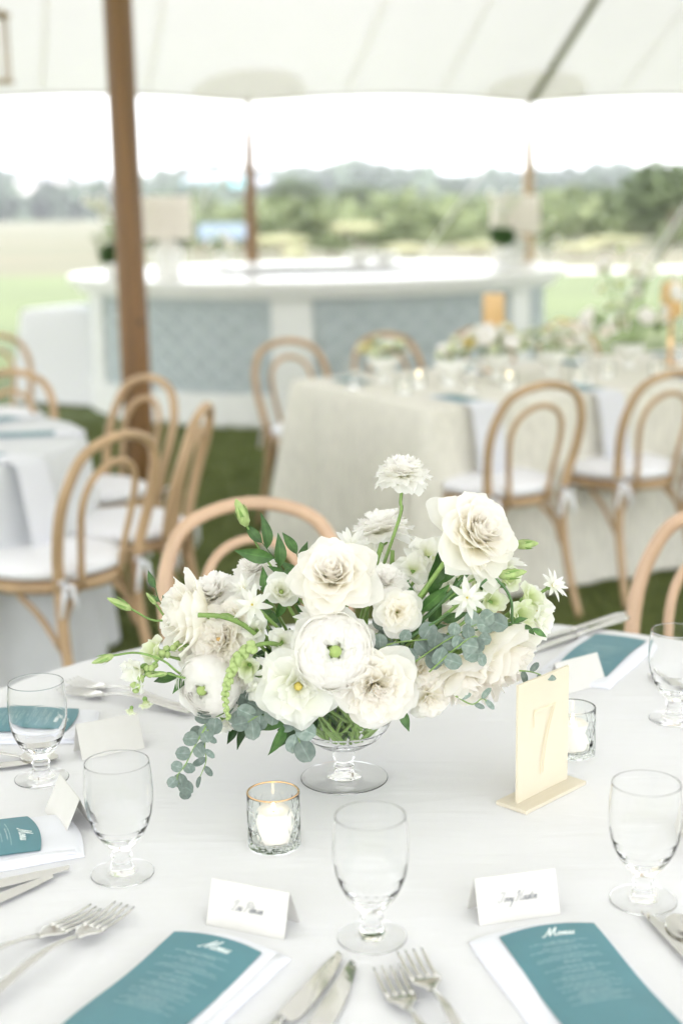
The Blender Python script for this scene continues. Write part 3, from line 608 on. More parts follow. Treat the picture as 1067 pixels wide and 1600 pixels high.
def bloom(kind, px, py, Y, Rpx, face, label, cat='flower', name=None, stem=True, calyx=True, group=None, squash=1., mid=None, spin=None, petal_mat=None):
    p = W(px, py, Y); depth = Y*math.cos(PITCH)+(H-p.z)*math.sin(PITCH); R = 1.10*Rpx*depth/F
    name = name or kind; t = thing(name, label, cat, p, 0, group)
    q = Vector(face).normalized().to_track_quat('Z', 'Y')@Quaternion((0, 0, 1), random.uniform(0, 6.28) if spin is None else spin)
    t.rotation_mode = 'QUATERNION'; t.rotation_quaternion = q; t.scale = (R, R, R*squash)
    pl, centre = petals_for(kind); nl = max(a[2] for a in pl)+1
    for me, rz, li, ty in pl:
        inner = li/nl; s = random.uniform(.95, 1.05)
        o = obj('petal', me, t, (0, 0, random.uniform(-.012, .012)), (0, 0, 0), s if ty == 'c' else random.uniform(.982, 1.018))
        j = .09 if ty == 'c' else .02
        o.rotation_euler = (random.uniform(-j, j), random.uniform(-j, j), rz+random.uniform(-.13, .13))
    if centre:
        m, r, z = centre; obj('flower_heart', ball(m), t, (0, 0, z), (0, 0, 0), r)
    if calyx and kind != 'rose_cup':
        zb = -.22 if REC[kind][1][0][0] == 'c' else -.93
        if kind in ('lisianthus_cup', 'snapdragon_floret', 'white_floret'): zb = -.5
        obj('calyx', ball('sepal'), t, (0, 0, zb), (0, 0, 0), (.18, .18, .16))
    if stem:
        bpy.context.view_layer.update()
        a = random.uniform(0, 6.28); b = CTR+Vector((.03*math.cos(a), .03*math.sin(a), -.02))
        st = t.matrix_basis@Vector((0, 0, -.25 if REC[kind][1][0][0] == 'c' else -.9)); stem_to(t, st, b, mid=mid)
    return t
FG = None
B = bloom
B('garden_rose', 523, 906, 1.63, 57, (-.12, -.72, .68), 'large cream garden rose at the top centre of the arrangement above the round ranunculus', 'rose')
B('garden_rose', 736, 842, 1.68, 62, (.50, -.62, .55), 'tall cream garden rose leaning right at the upper right of the arrangement', 'rose')
B('ranunculus', 521, 1018, 1.585, 55, (.10, -.95, .30), 'round pure white ranunculus with a small dark eye in the middle front', 'ranunculus')
B('lisianthus', 466, 1072, 1.585, 54, (.02, -1, .02), 'ruffled white lisianthus with a yellow green throat, low left of the vase', 'lisianthus')
B('open_rose', 585, 1070, 1.59, 57, (.12, -1, -.08), 'open cream rose with a tawny heart hanging over the vase', 'rose')
B('spray_rose', 620, 957, 1.63, 35, (.10, -.9, .30), 'small cream spray rose right of the large top rose', 'spray rose')
B('spray_rose', 655, 1044, 1.63, 33, (.35, -.9, .10), 'small cream spray rose beside the open tawny hearted rose', 'spray rose')
B('spray_rose', 668, 1088, 1.63, 31, (.25, -.95, -.25), 'lowest small spray rose under the right side of the arrangement', 'spray rose')
B('rose_cup', 722, 1068, 1.64, 45, (.30, -.62, -.70), 'white cupped rose seen from its side, low right, left of the bigger side rose', 'rose', name='cupped_rose')
B('rose_cup', 793, 1030, 1.67, 50, (.72, -.45, -.35), 'big cream cupped rose at the lower right above the number stand', 'rose', name='cupped_rose')
B('lisianthus_cup', 440, 924, 1.655, 31, (.22, -.78, .58), 'half open white lisianthus left of the large top rose', 'lisianthus', name='lisianthus')
B('frilled_ranunculus', 629, 745, 1.735, 36, (.02, -.10, 1), 'highest flower, a frilled white ranunculus on a long bare stem', 'ranunculus', mid=W(622, 815, 1.73), squash=1.)
B('frilled_ranunculus', 597, 835, 1.79, 42, (-.2, .15, 1), 'frilled white ranunculus just below the highest flower', 'ranunculus')
B('frilled_ranunculus', 602, 915, 1.67, 32, (.1, -.55, .8), 'frilled white flower tucked between the top rose and the spray rose', 'ranunculus')
B('rose_cup', 283, 962, 1.68, 44, (-.92, -.38, .20), 'big white ranunculus facing left at the left end of the arrangement', 'ranunculus', name='cupped_ranunculus', mid=W(370, 968, 1.64))
B('frilled_ranunculus', 338, 936, 1.72, 42, (-.25, -.45, .85), 'frilled cream flower at the upper left behind the left facing ranunculus', 'ranunculus')
B('open_rose', 352, 1002, 1.66, 50, (-.35, -.8, .40), 'broad white rose in the left mass of flowers', 'rose')
B('ranunculus', 328, 1070, 1.64, 45, (-.42, -.92, -.05), 'round white ranunculus with a greenish eye at the lower left', 'ranunculus')
B('spray_rose', 356, 1085, 1.66, 38, (-.1, -.85, -.5), 'white rose drooping at the lower left behind the green spike', 'rose')
B('spray_rose', 692, 972, 1.70, 28, (.1, -.8, .5), 'small white spray rose above the grey green leaves', 'spray rose')
B('frilled_ranunculus', 400, 895, 1.74, 30, (-.1, -.4, .9), 'small frilled white flower below the dark leaf tuft', 'carnation')
B('open_rose', 322, 1010, 1.69, 42, (-.5, -.7, .45), 'white ruffled rose between the left facing ranunculus and the lower left blooms', 'rose')
B('spray_rose', 372, 1050, 1.645, 34, (-.3, -.9, .1), 'small white rose behind the arching green spike', 'spray rose')
B('spray_rose', 368, 965, 1.66, 30, (-.3, -.7, .6), 'small white rose above the thick curved stalk', 'spray rose')
B('lisianthus', 765, 1000, 1.71, 36, (.4, -.8, .3), 'white lisianthus behind the big lower right cupped rose', 'lisianthus')
B('lisianthus', 835, 955, 1.74, 30, (.6, -.6, .4), 'white lisianthus at the far right edge of the arrangement', 'lisianthus')
B('spray_rose', 590, 1010, 1.66, 32, (.3, -.85, .4), 'small white rose wedged between the round ranunculus and the open rose', 'spray rose')
B('lisianthus', 690, 905, 1.74, 34, (.2, -.6, .7), 'white lisianthus behind the slanted stalks', 'lisianthus')
stars = [(395, 945, 1.62, 31, (-.2, -.9, .3), 'white star flower at the left of the half open lisianthus'), (491, 966, 1.62, 29, (0, -.75, .65), 'white star flower below the large top rose'),
 (548, 852, 1.72, 29, (-.2, -.7, .6), 'white star flower above the large top rose'), (729, 934, 1.60, 31, (.1, -.95, .3), 'bright white star flower above the grey green leaf cluster'),
 (790, 880, 1.72, 30, (.4, -.4, .8), 'white star flower behind the tall right rose'), (862, 915, 1.74, 26, (.7, -.5, .5), 'white star flower at the far right edge of the arrangement'),
 (425, 1045, 1.59, 27, (-.2, -.95, .1), 'white star flower left of the ruffled lisianthus'), (382, 920, 1.68, 27, (-.3, -.6, .7), 'white star flower beside the frilled cream flower'), (560, 1005, 1.66, 24, (.3, -.7, .6), 'white star flower half hidden behind the round ranunculus')]
for px, py, Y, R, fc, lb in stars: B('star_flower', px, py, Y, R, fc, lb, 'star flower')
fl = [(400, 985, 1.64, 23, (-.3, -.8, .3), 1, 'white floret below the left star flower'), (441, 1003, 1.62, 23, (.2, -.85, .4), 1, 'white floret left of the round ranunculus'), (388, 1040, 1.60, 24, (-.4, -.9, .0), 0, 'greenish floret beside the green spike'),
 (410, 1075, 1.60, 25, (-.2, -.9, -.4), 1, 'white floret just left of the ruffled lisianthus'), (812, 962, 1.70, 25, (.5, -.7, .4), 0, 'greenish snapdragon floret at the right, near the dark leaf'), (843, 968, 1.71, 27, (.8, -.5, .1), 1, 'white snapdragon floret at the far right tip'),
 (826, 935, 1.72, 24, (.6, -.5, .6), 0, 'greenish snapdragon floret above the far right tip'), (752, 915, 1.68, 25, (.2, -.8, .5), 0, 'greenish floret right of the bright star flower'), (768, 940, 1.66, 23, (.3, -.8, .3), 0, 'pale floret over the grey green leaves'),
 (668, 868, 1.72, 30, (-.2, -.6, .7), 1, 'white floret behind the slanted green stems'), (645, 890, 1.70, 28, (0, -.7, .6), 1, 'white floret between the spray rose and the slanted stems'), (700, 925, 1.70, 26, (.1, -.7, .6), 1, 'white floret under the slanted stems'),
 (215, 1050, 1.66, 28, (-.7, -.6, -.2), 1, 'white snapdragon floret at the far left over the table'), (243, 1018, 1.68, 24, (-.6, -.5, .5), 0, 'cream green floret at the far left below the left facing ranunculus'), (205, 1110, 1.65, 9, (-.2, -.6, -.8), 0, 'tiny closed green floret hanging lowest at the far left', 1),
 (228, 1098, 1.65, 12, (.2, -.5, -.8), 0, 'small pale green bell hanging at the far left', 1), (330, 985, 1.70, 26, (-.4, -.7, .5), 1, 'white floret in the left mass of flowers'), (640, 935, 1.72, 24, (.2, -.6, .7), 1, 'white floret behind the small spray rose'),
 (790, 905, 1.70, 24, (.4, -.6, .6), 0, 'greenish floret below the tall right rose'), (760, 985, 1.72, 26, (.2, -.6, .7), 1, 'white floret behind the grey green leaf cluster'), (380, 1005, 1.68, 26, (-.2, -.7, .6), 1, 'white floret over the curved green stem'),
 (350, 1130, 1.66, 20, (.1, -.6, -.8), 1, 'white floret hanging lowest under the left mass'), (730, 1000, 1.74, 28, (.3, -.6, .6), 1, 'white floret deep between the cupped roses'), (575, 870, 1.76, 30, (-.1, -.5, .8), 1, 'white floret below the frilled flower of the top')]
for px, py, Y, R, fc, ty, lb, *x in fl: B('white_floret' if ty else 'snapdragon_floret', px, py, Y, R*1.12, fc, lb, 'snapdragon', name='snapdragon_floret', stem=not x)

# buds on long curved stems
def bud(pts, Y, Lpx, wpx, label, m='bud', thin=False):
    P = [W(x, y, Y) for x, y in pts]; tip = P[0]; nxt = P[1]; d = (tip-nxt).normalized(); L = Lpx*1.75/F; w = wpx*1.75/F*.5
    t = thing('flower_bud', label, 'bud', nxt)
    t.rotation_mode = 'QUATERNION'; t.rotation_quaternion = d.to_track_quat('Z', 'Y'); bpy.context.view_layer.update()
    v, f = lathe([(w*.3, 0), (w*.85, L*.15), (w, L*.35), (w*.85, L*.6), (w*.5, L*.85), (w*.12, L)], 14)
    v = [(x*math.cos(z*60)-y*math.sin(z*60), x*math.sin(z*60)+y*math.cos(z*60), z) for x, y, z in v]
    v = [(x*(1+.12*math.cos(5*math.atan2(y, x))), y*(1+.12*math.cos(5*math.atan2(y, x))), z) for x, y, z in v]
    obj('bud_petals', mesh('bud_petals', v, f, M[m]), t)
    for i in range(5):
        a = i*1.257; pv, pf, _ = petal_cone(L*.75, w*.55, 40, 2, p=.5, cup=.5, r0=w*.25, nu=3, nv=5, lance=True)
        obj('sepal', mesh('sepal', pv, pf, M['sepal']), t, (0, 0, 0), (0, 0, a), 1.05)
    inv = t.matrix_basis.inverted()
    obj('stem', MB().add(*tube([tuple(inv@q) for q in P[1:]], .0014, 6, 5)).mesh('stem', M['sepal']), t)
bud([(368, 778), (386, 822), (408, 862), (440, 905), (520, 1000), (535, 1080)], 1.69, 46, 19, 'tall pale green bud standing highest at the upper left')
bud([(840, 849), (805, 852), (775, 850), (720, 900), (640, 980), (560, 1080)], 1.72, 36, 17, 'pale green bud pointing right beyond the tall right rose')
bud([(172, 936), (206, 952), (245, 970), (300, 962), (400, 990), (520, 1080)], 1.69, 42, 14, 'slim green bud at the left above the table edge')
bud([(150, 1034), (178, 1024), (215, 1020), (255, 1032), (300, 1060), (400, 1060), (520, 1090)], 1.64, 36, 12, 'slim green bud reaching farthest left over the table')
bud([(822, 893), (778, 900), (740, 905), (700, 935), (620, 1000), (545, 1090)], 1.66, 44, 17, 'pale green bud lying across the right side florets')
bud([(228, 925), (244, 944), (270, 975), (330, 1000), (430, 1040), (530, 1090)], 1.70, 24, 8, 'tiny leafy bud tip left of the left facing ranunculus')
bud([(225, 1058), (262, 1052), (295, 1060), (345, 1058), (420, 1060), (525, 1090)], 1.63, 30, 8, 'spent green bud with open sepals at the left')
# thick green stems seen in the gaps
def stalk(pts, Y, r, label, m='stem', Y2=None):
    n = len(pts); P = [W(x, y, Y+((Y2 or Y)-Y)*i/(n-1)) for i, (x, y) in enumerate(pts)]; t0 = P[-1]
    tag(obj('flower_stalk', MB().add(*tube([tuple(p-t0) for p in P], r, 8, 5)).mesh('flower_stalk', M[m]), loc=t0), label, 'stem', 'bare stalks in the arrangement')
stalk([(310, 961), (345, 963), (378, 975), (405, 995)], 1.61, .0030, 'thick curved green stalk crossing the left mass of flowers', Y2=1.64)
stalk([(706, 862), (675, 905), (640, 955), (590, 1040), (545, 1110)], 1.655, .0030, 'straight green stalk slanting up to the tall right rose')
stalk([(745, 880), (690, 940), (640, 990), (560, 1090)], 1.66, .0026, 'second green stalk slanting beside the straight one', 'stemdark')
stalk([(760, 905), (700, 958), (650, 990), (600, 1030), (550, 1095)], 1.62, .0016, 'thin dark stalk running to the grey green leaf cluster', 'stemdark')
stalk([(596, 850), (588, 880), (583, 915)], 1.71, .0030, 'short upright stalk under the frilled flower')
stalk([(613, 860), (612, 890), (612, 920)], 1.72, .0028, 'short upright stalk beside the spray rose')
stalk([(740, 885), (775, 905), (797, 935), (800, 975)], 1.655, .0017, 'thin arching stalk over the right side florets', 'stemdark')
# leaves
def leafmesh(m, w=.36, fold=.12, bend=.25, nl=8, round_=False, name='leaf'):
    v = []; uv = []
    for j in range(nl+1):
        t_ = j/nl; x = t_
        ww = (math.sqrt(max(0, 1-(2*t_-1)**2))*w) if round_ else (math.sin(PI*t_**.8)**1.05*w*.5)
        ww = max(ww, .01)
        z = -bend*t_*t_
        for u in (-1, -.5, 0, .5, 1): v.append((x, u*ww, z+abs(u)*fold*ww*2+(-.02 if round_ else 0)*u*u)); uv.append((.5+u*.5, t_))
    return mesh(name, v, grid_faces(5, nl+1), M[m], True, uv)
LR = [leafmesh('ruscus', .40, .15, b) for b in (.1, .28, .45)]; LF = [leafmesh('fillleaf', .42, .12, b) for b in (.1, .35)]
LE = [leafmesh('euc', .46, .05, b, round_=True) for b in (.05, -.15, .2)]; LP = [leafmesh('paleleaf', .40, .12, b) for b in (.1, .35)]; LE2 = [leafmesh('euc', .24, .08, b, round_=True) for b in (.05, .2)]
def put_leaf(t, me, base, d, up, L, name='leaf'):
    x = Vector(d).normalized(); z = Vector(up); z = (z-x*z.dot(x)).normalized(); y = z.cross(x)
    m = Matrix((x, y, z)).transposed().to_4x4(); m.translation = base
    o = obj(name, me, t); o.matrix_local = m@Matrix.Scale(L, 4); return o
def sprig(pts, Y, leaves, Lpx, kind, label, m='ruscus', stem='stemdark', name='ruscus_sprig', r=.0011, spread=.9, Y2=None, seed=0, jitter=.25):
    rr = random.Random(seed); n = len(pts)
    P = [W(x, y, Y+((Y2 if Y2 is not None else Y)-Y)*i/(n-1)) for i, (x, y) in enumerate(pts)]; t = thing(name, label, 'greenery', P[0])
    Q = catmull([tuple(p-P[0]) for p in P], 8); obj('stem', MB().add(*tube([tuple(q) for q in Q], lambda s: r*(1-.5*s), 6, 1, False)).mesh('stem', M[stem]), t)
    for i in range(leaves):
        s = (i+.8)/(leaves+.2); k = min(int(s*(len(Q)-1)), len(Q)-2); b = Vector(Q[k]); tn = Vector(Q[k+1]-Q[k]).normalized()
        side = tn.cross(Vector((0, -1, .25))).normalized()*(1 if i % 2 else -1)
        if i == leaves-1: side *= .15
        d = tn*(1-spread*.5)+side*spread+Vector((rr.uniform(-1, 1), rr.uniform(-1, 1), rr.uniform(-1, 1)))*jitter
        up = Vector((rr.uniform(-.5, .5), -1+rr.uniform(-.2, .5), .4+rr.uniform(-.4, .5)))
        put_leaf(t, rr.choice(kind), b, d, up, Lpx*1.75/F*rr.uniform(.75, 1.15))
    return t
sprig([(500, 1040), (470, 950), (450, 905), (425, 868), (405, 842)], 1.70, 9, 52, LR, 'dark green pointed leaf tuft at the upper left over the wooden chair', seed=3, spread=.55, Y2=1.68)
sprig([(500, 1000), (482, 930), (470, 885), (462, 860)], 1.71, 5, 40, LR, 'short dark leaf sprig between the tuft and the top rose', seed=4, spread=.4)
sprig([(500, 1085), (470, 1110), (445, 1125), (440, 1140)], 1.60, 3, 62, LR, 'large glossy green leaf hanging left of the vase', seed=9, spread=.25, jitter=.1)
sprig([(560, 1060), (600, 1085), (622, 1100), (628, 1112)], 1.60, 3, 36, LR, 'dark narrow leaf pointing down right of the vase', seed=5, spread=.3)
sprig([(620, 1020), (640, 980), (672, 930), (690, 885)], 1.665, 7, 62, LR, 'long green leaves along the slanted stalks', seed=6, spread=.35)
sprig([(660, 1000), (700, 960), (735, 925), (770, 905)], 1.675, 6, 50, LR, 'green leaves behind the bright star flower', seed=7, spread=.4)
sprig([(740, 985), (785, 975), (815, 975), (835, 985)], 1.67, 5, 30, LR, 'dark leaf tip under the far right floret', seed=8, spread=.5)
sprig([(420, 1020), (360, 1040), (300, 1050), (268, 1062)], 1.65, 4, 40, LR, 'dark narrow leaves at the left below the florets', seed=12, spread=.35)
sprig([(440, 980), (430, 960), (415, 940), (440, 900)], 1.68, 6, 38, LR, 'dark leaves around the half open lisianthus', seed=13, spread=.6)
sprig([(300, 965), (268, 955), (250, 940), (240, 905)], 1.70, 4, 26, LR, 'small green leaf tips left of the left facing ranunculus', seed=14, spread=.5)
E_ = dict(stem='stem', name='eucalyptus_sprig', m='euc')
sprig([(560, 1050), (600, 1010), (655, 1000), (690, 1000)], 1.61, 9, 27, LE, 'grey green round leaves at the left of the big cluster', seed=20, spread=.8, **E_)
sprig([(640, 1040), (690, 1005), (735, 980), (765, 965)], 1.60, 10, 28, LE, 'big cluster of round grey green leaves right of centre', seed=21, spread=.85, jitter=.5, **E_)
sprig([(670, 1050), (715, 1010), (745, 995), (752, 1030)], 1.59, 9, 27, LE, 'round grey green leaves drooping below the big cluster', seed=22, spread=.8, jitter=.4, **E_)
sprig([(470, 1060), (430, 1100), (400, 1120), (385, 1130)], 1.605, 8, 32, LE, 'grey green leaves hanging under the left florets', seed=23, spread=.8, **E_)
sprig([(500, 1080), (470, 1110), (462, 1135), (470, 1165)], 1.60, 7, 31, LE, 'round grey green leaves beside the large glossy leaf', seed=24, spread=.7, **E_)
sprig([(430, 1080), (370, 1105), (330, 1125), (312, 1140)], 1.63, 8, 28, LE, 'grey green leaves at the head of the trailing sprig', seed=25, spread=.8, **E_)
sprig([(322, 1135), (305, 1165), (290, 1195), (277, 1215), (288, 1240)], 1.60, 10, 24, LE, 'trailing eucalyptus sprig hanging lowest at the left over the table', seed=26, spread=.8, **E_)
sprig([(325, 1140), (320, 1165), (322, 1190), (310, 1220)], 1.61, 6, 24, LE2, 'thin trailing sprig right of the lowest one', seed=27, spread=.8, **E_)
sprig([(700, 1080), (735, 1100), (752, 1092), (760, 1095)], 1.62, 4, 22, LE2, 'tiny grey green leaves under the big side rose', seed=28, spread=.8, **E_)
sprig([(780, 1050), (815, 1048), (838, 1052), (850, 1058)], 1.66, 5, 22, LE2, 'tiny sprig pointing right above the number stand', seed=29, spread=.8, **E_)
sprig([(540, 1010), (590, 990), (610, 1000), (600, 975)], 1.645, 7, 28, LE, 'grey green leaves behind the small spray rose', seed=30, spread=.8, **E_)
# leafy filler inside
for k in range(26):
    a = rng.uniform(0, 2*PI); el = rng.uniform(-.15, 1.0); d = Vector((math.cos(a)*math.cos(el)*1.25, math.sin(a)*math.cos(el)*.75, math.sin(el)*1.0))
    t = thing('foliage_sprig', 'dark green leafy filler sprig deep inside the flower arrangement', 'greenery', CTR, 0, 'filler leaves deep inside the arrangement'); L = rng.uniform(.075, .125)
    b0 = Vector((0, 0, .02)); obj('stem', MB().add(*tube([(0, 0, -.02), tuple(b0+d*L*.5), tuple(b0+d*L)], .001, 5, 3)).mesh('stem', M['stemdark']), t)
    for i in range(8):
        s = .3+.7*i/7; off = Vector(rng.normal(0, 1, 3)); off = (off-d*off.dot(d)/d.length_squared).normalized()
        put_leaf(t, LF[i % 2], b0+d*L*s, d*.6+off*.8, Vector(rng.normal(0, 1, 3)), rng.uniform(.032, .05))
# green snapdragon spike
P = [W(*q) for q in ((470, 1020, 1.66), (420, 1005, 1.60), (380, 1020, 1.585), (360, 1055, 1.58), (352, 1090, 1.58), (358, 1125, 1.58))]
t = thing('snapdragon_spike', 'arching snapdragon spike of tight green buds at the left', 'snapdragon', P[0])
Q = catmull([tuple(p-P[0]) for p in P], 8); obj('stem', MB().add(*tube([tuple(q) for q in Q], lambda s: .0032*(1-.7*s), 7, 1, False)).mesh('stem', M['stem']), t)
bm_ = mesh('bud', *lathe([(.25, 0), (.62, .3), (.7, .65), (.4, 1.1), (.05, 1.4)], 9), M['bud'])
for i in range(44):
    s = .30+.70*i/43; k = min(int(s*(len(Q)-1)), len(Q)-2); tn = Vector(Q[k+1]-Q[k]).normalized(); a = i*2.4
    u = tn.orthogonal().normalized(); w = tn.cross(u); d = (u*math.cos(a)+w*math.sin(a))*.9+tn*.75
    sz = .0065*(1.25-.75*(s-.3)/.7)
    o = obj('bud', bm_, t, Vector(Q[k]), (0, 0, 0), sz*1.0); o.rotation_mode = 'QUATERNION'; o.rotation_quaternion = d.to_track_quat('Z', 'Y')
P = [W(*q) for q in ((380, 1040, 1.68), (300, 1010, 1.67), (265, 1015, 1.66), (235, 1045, 1.65), (208, 1080, 1.65))]
t = thing('snapdragon_spike', 'green snapdragon stem with small buds at the far left behind the florets', 'snapdragon', P[0])
Q = catmull([tuple(p-P[0]) for p in P], 8); obj('stem', MB().add(*tube([tuple(q) for q in Q], lambda s: .003*(1-.6*s), 7, 1, False)).mesh('stem', M['stem']), t)
for i in range(18):
    s = .35+.65*i/17; k = min(int(s*(len(Q)-1)), len(Q)-2); tn = Vector(Q[k+1]-Q[k]).normalized(); a = i*2.4; u = tn.orthogonal().normalized(); w = tn.cross(u)
    o = obj('bud', bm_, t, Vector(Q[k]), (0, 0, 0), .0065); o.rotation_mode = 'QUATERNION'; o.rotation_quaternion = ((u*math.cos(a)+w*math.sin(a))+tn*.6).to_track_quat('Z', 'Y')

# ================================================================== THE FRONT TABLE
TZ = .76; TC = Vector((.10, 1.69, 0)); TR = .762
def round_cloth(R, m, folds, seed, amp=.035, sink=.03, hem=.02, wr=0.):
    r = random.Random(seed); n = 200; v = []; ph = [r.uniform(0, 6.28) for _ in range(4)]
    def fold(a): return math.sin(folds*a+ph[0]+.6*math.sin(2*a+ph[1]))*.6+math.sin((folds*.5+1)//1*a+ph[2])*.4
    for rad in np.linspace(.02, R-.02, 14): v.append([(rad*math.cos(2*PI*i/n), rad*math.sin(2*PI*i/n), TZ+wr*math.sin(rad*40+3*math.sin(2*PI*i/n*2))) for i in range(n)])
    v.append([((R-.006)*math.cos(2*PI*i/n), (R-.006)*math.sin(2*PI*i/n), TZ-.0025) for i in range(n)])
    v.append([(R*math.cos(2*PI*i/n), R*math.sin(2*PI*i/n), TZ-.012) for i in range(n)])
    for s in np.linspace(.08, 1, 12):
        ring = []
        for i in range(n):
            a = 2*PI*i/n; rr_ = R+.004+sink*s+amp*s**.8*fold(a); ring.append((rr_*math.cos(a), rr_*math.sin(a), TZ-.012-(TZ-.012-hem)*s))
        v.append(ring)
    nv = len(v); v = [p for row in v for p in row]; f = grid_faces(n, nv, True); f.append(tuple(reversed(range(n))))
    return mesh('tablecloth', v, [tuple(reversed(q)) for q in f], m)
def round_table(name, loc, lab, clab, m, folds, seed, **kw):
    t = thing(name, lab, 'table', loc); obj('table_top', mesh('table_top', *lathe([(.74, .725), (.74, .7555)], 48), M['bark'], False), t)
    for a in (.8, 2.37, 3.94, 5.5):
        obj('leg', MB().add(*tube([(.5*math.cos(a), .5*math.sin(a), .725), (.52*math.cos(a), .52*math.sin(a), 0)], .015, 8, 2)).mesh('leg', M['steel']), t)
    c = tag(obj('tablecloth', round_cloth(.762, m, folds, seed, **kw), loc=loc), clab, 'tablecloth'); return c
round_table('round_table', TC, 'near round banquet table carrying the flower arrangement', 'white tablecloth on the near round table under the arrangement', M['linen'], 22, 1)
# goblets
def dense(prof):
    out = []
    for (a, b), (c, d) in zip(prof[:-1], prof[1:]):
        out.append((a, b)); L = math.hypot(c-a, d-b)
        if L > .0025:
            k = min(.25, .0006/L)
            for t_ in (k, 1-k): out.append((a+(c-a)*t_, b+(d-b)*t_))
    return out+[prof[-1]]
def solid(prof_out, prof_in, n=56): return lathe_closed(dense(prof_out+list(reversed(prof_in))), n)
GO = [(.0005, 0), (.034, 0), (.035, .0008), (.035, .0018), (.031, .0026), (.018, .0048), (.0135, .0075), (.0115, .012), (.0105, .016), (.0112, .020), (.0118, .0225), (.0102, .026), (.0105, .029), (.0145, .034), (.020, .040), (.0265, .049), (.0315, .059), (.0352, .071), (.0373, .085), (.0378, .098), (.0372, .112), (.0360, .124), (.0353, .1308), (.0350, .1315)]
GI = [(.0005, .0385), (.008, .039), (.015, .0425), (.0230, .0502), (.0292, .060), (.0338, .072), (.0363, .085), (.0369, .098), (.0364, .112), (.03525, .124), (.0346, .1308), (.0348, .1315)]
gob_me = mesh('bowl_and_foot', *solid(GO, GI), M['glass2'])
def goblet(px, py, label, z=TZ, grp='water goblets on the near table'):
    p = G(px, py, z+.002); t = tag(obj('water_goblet', gob_me, loc=(p.x, p.y, z+.0006)), label, 'goblet', grp); return t
goblet(581, 1463, 'empty footed water goblet at the front centre between the two menus')
goblet(192, 1363, 'empty footed goblet at the left with a place card seen through its bowl')
goblet(66, 1215, 'empty goblet at the far left with a teal menu seen through it')
goblet(1004, 1405, 'empty goblet at the right front beside the right knife')
goblet(1052, 1122, 'empty goblet cut by the right edge near the far right menu')
# compote vase
VP = G(538, 1216, TZ)
VO = [(.0005, 0), (.055, 0), (.056, .0007), (.0558, .0016), (.050, .0026), (.024, .0055), (.0125, .010), (.0110, .0125), (.0130, .0155), (.0130, .018), (.0108, .0205), (.0112, .024), (.0135, .027), (.0142, .031), (.0140, .035), (.0125, .0375), (.0130, .040), (.020, .0425), (.034, .0485), (.047, .058), (.057, .070), (.064, .084), (.068, .098), (.070, .112), (.0705, .120)]
VI = [(.0005, .0435), (.016, .0445), (.031, .0505), (.0445, .060), (.0545, .072), (.0615, .0855), (.0655, .099), (.0675, .112), (.068, .120)]
tag(obj('compote_vase', mesh('compote_vase', *solid(VO, VI, 72), M['glass'], True), loc=(VP.x, VP.y, TZ+.0006)), 'clear glass pedestal compote vase holding the white flower arrangement', 'vase')
# leaves and cut stems in the bowl
for k in range(7):
    t = thing('stem_bundle', 'cut green stems and leaves seen through the glass bowl of the vase', 'stems', (VP.x, VP.y, TZ+.05), 0, 'stems inside the vase bowl')
    for i in range(4):
        a = rng.uniform(0, 6.28); b = a+2.6+rng.uniform(-.5, .5); r1 = .015; r2 = .048
        obj('stem', MB().add(*tube([(r1*math.cos(a), r1*math.sin(a), .004), (r2*.5*math.cos(b), r2*.5*math.sin(b), .035), (r2*math.cos(b), r2*math.sin(b), .07)], .0016, 6, 3)).mesh('stem', M['stem' if i % 4 == 1 else 'stemdark']), t)
    for i in range(5):
        a = rng.uniform(0, 6.28); z = rng.uniform(.012, .05); rr_ = (.012+.5*z)*.95
        put_leaf(t, [LR[0], LE[0], LF[0], LR[1], LE2[0]][i], Vector((rr_*math.cos(a)*.5, rr_*math.sin(a)*.5, z)), Vector((math.cos(a+1.3), math.sin(a+1.3), .45)), Vector((math.cos(a), math.sin(a), 0)), rng.uniform(.018, .030))
# cut glass votives with candles
def votive_mesh(R=.0305, Hh=.064):
    nu, nvv = 160, 44; v = []
    for j in range(nvv):
        z = Hh*j/(nvv-1)
        for i in range(nu):
            a = 2*PI*i/nu; d = 0
            if .0015 < z < Hh*.80:
                n = 11; p = a*n/(2*PI); h_ = z/Hh*3.1
                for s in (1, -1):
                    q = (p+s*h_*.55) % 1.0; q = min(q, 1-q)
                    d += .0011*max(0, 1-q/.11)
            v.append(((R-d)*math.cos(a), (R-d)*math.sin(a), z))
    f = grid_faces(nu, nvv, True); nb_ = len(v)
    for r in (R-.0008, R*.5, .0008):
        for i in range(nu): a = 2*PI*i/nu; v.append((r*math.cos(a), r*math.sin(a), 0))
    f += [(i, nb_+i, nb_+(i+1) % nu, (i+1) % nu) for i in range(nu)]+[(nb_+j*nu+i, nb_+(j+1)*nu+i, nb_+(j+1)*nu+(i+1) % nu, nb_+j*nu+(i+1) % nu) for j in (0, 1) for i in range(nu)]
    f.append(tuple(nb_+2*nu+i for i in reversed(range(nu)))); n0 = len(v)
    inner = [(R-.0020, Hh), (R-.0021, Hh-.0006), (R-.0024, .03), (R-.003, .011), (R-.0045, .0068), (R-.007, .0055), (R-.0078, .0053), (.0008, .005)]
    for r, z in inner:
        for i in range(nu): a = 2*PI*i/nu; v.append((r*math.cos(a), r*math.sin(a), z))
    base = (nvv-1)*nu
    for j in range(len(inner)):
        o0 = base if j == 0 else n0+(j-1)*nu; o1 = n0+j*nu
        for i in range(nu): b = (i+1) % nu; f.append((o0+i, o0+b, o1+b, o1+i))
    f.append(tuple(range(n0+(len(inner)-1)*nu, n0+len(inner)*nu))); return mesh('tumbler', v, f, M['cut'], True)
vm = votive_mesh()
torus = MB().add(*tube([(.0292*math.cos(a), .0292*math.sin(a), 0) for a in np.linspace(0, 2*PI, 61)], .0011, 8, 1, False)).mesh('gilt_rim', M['gold'])
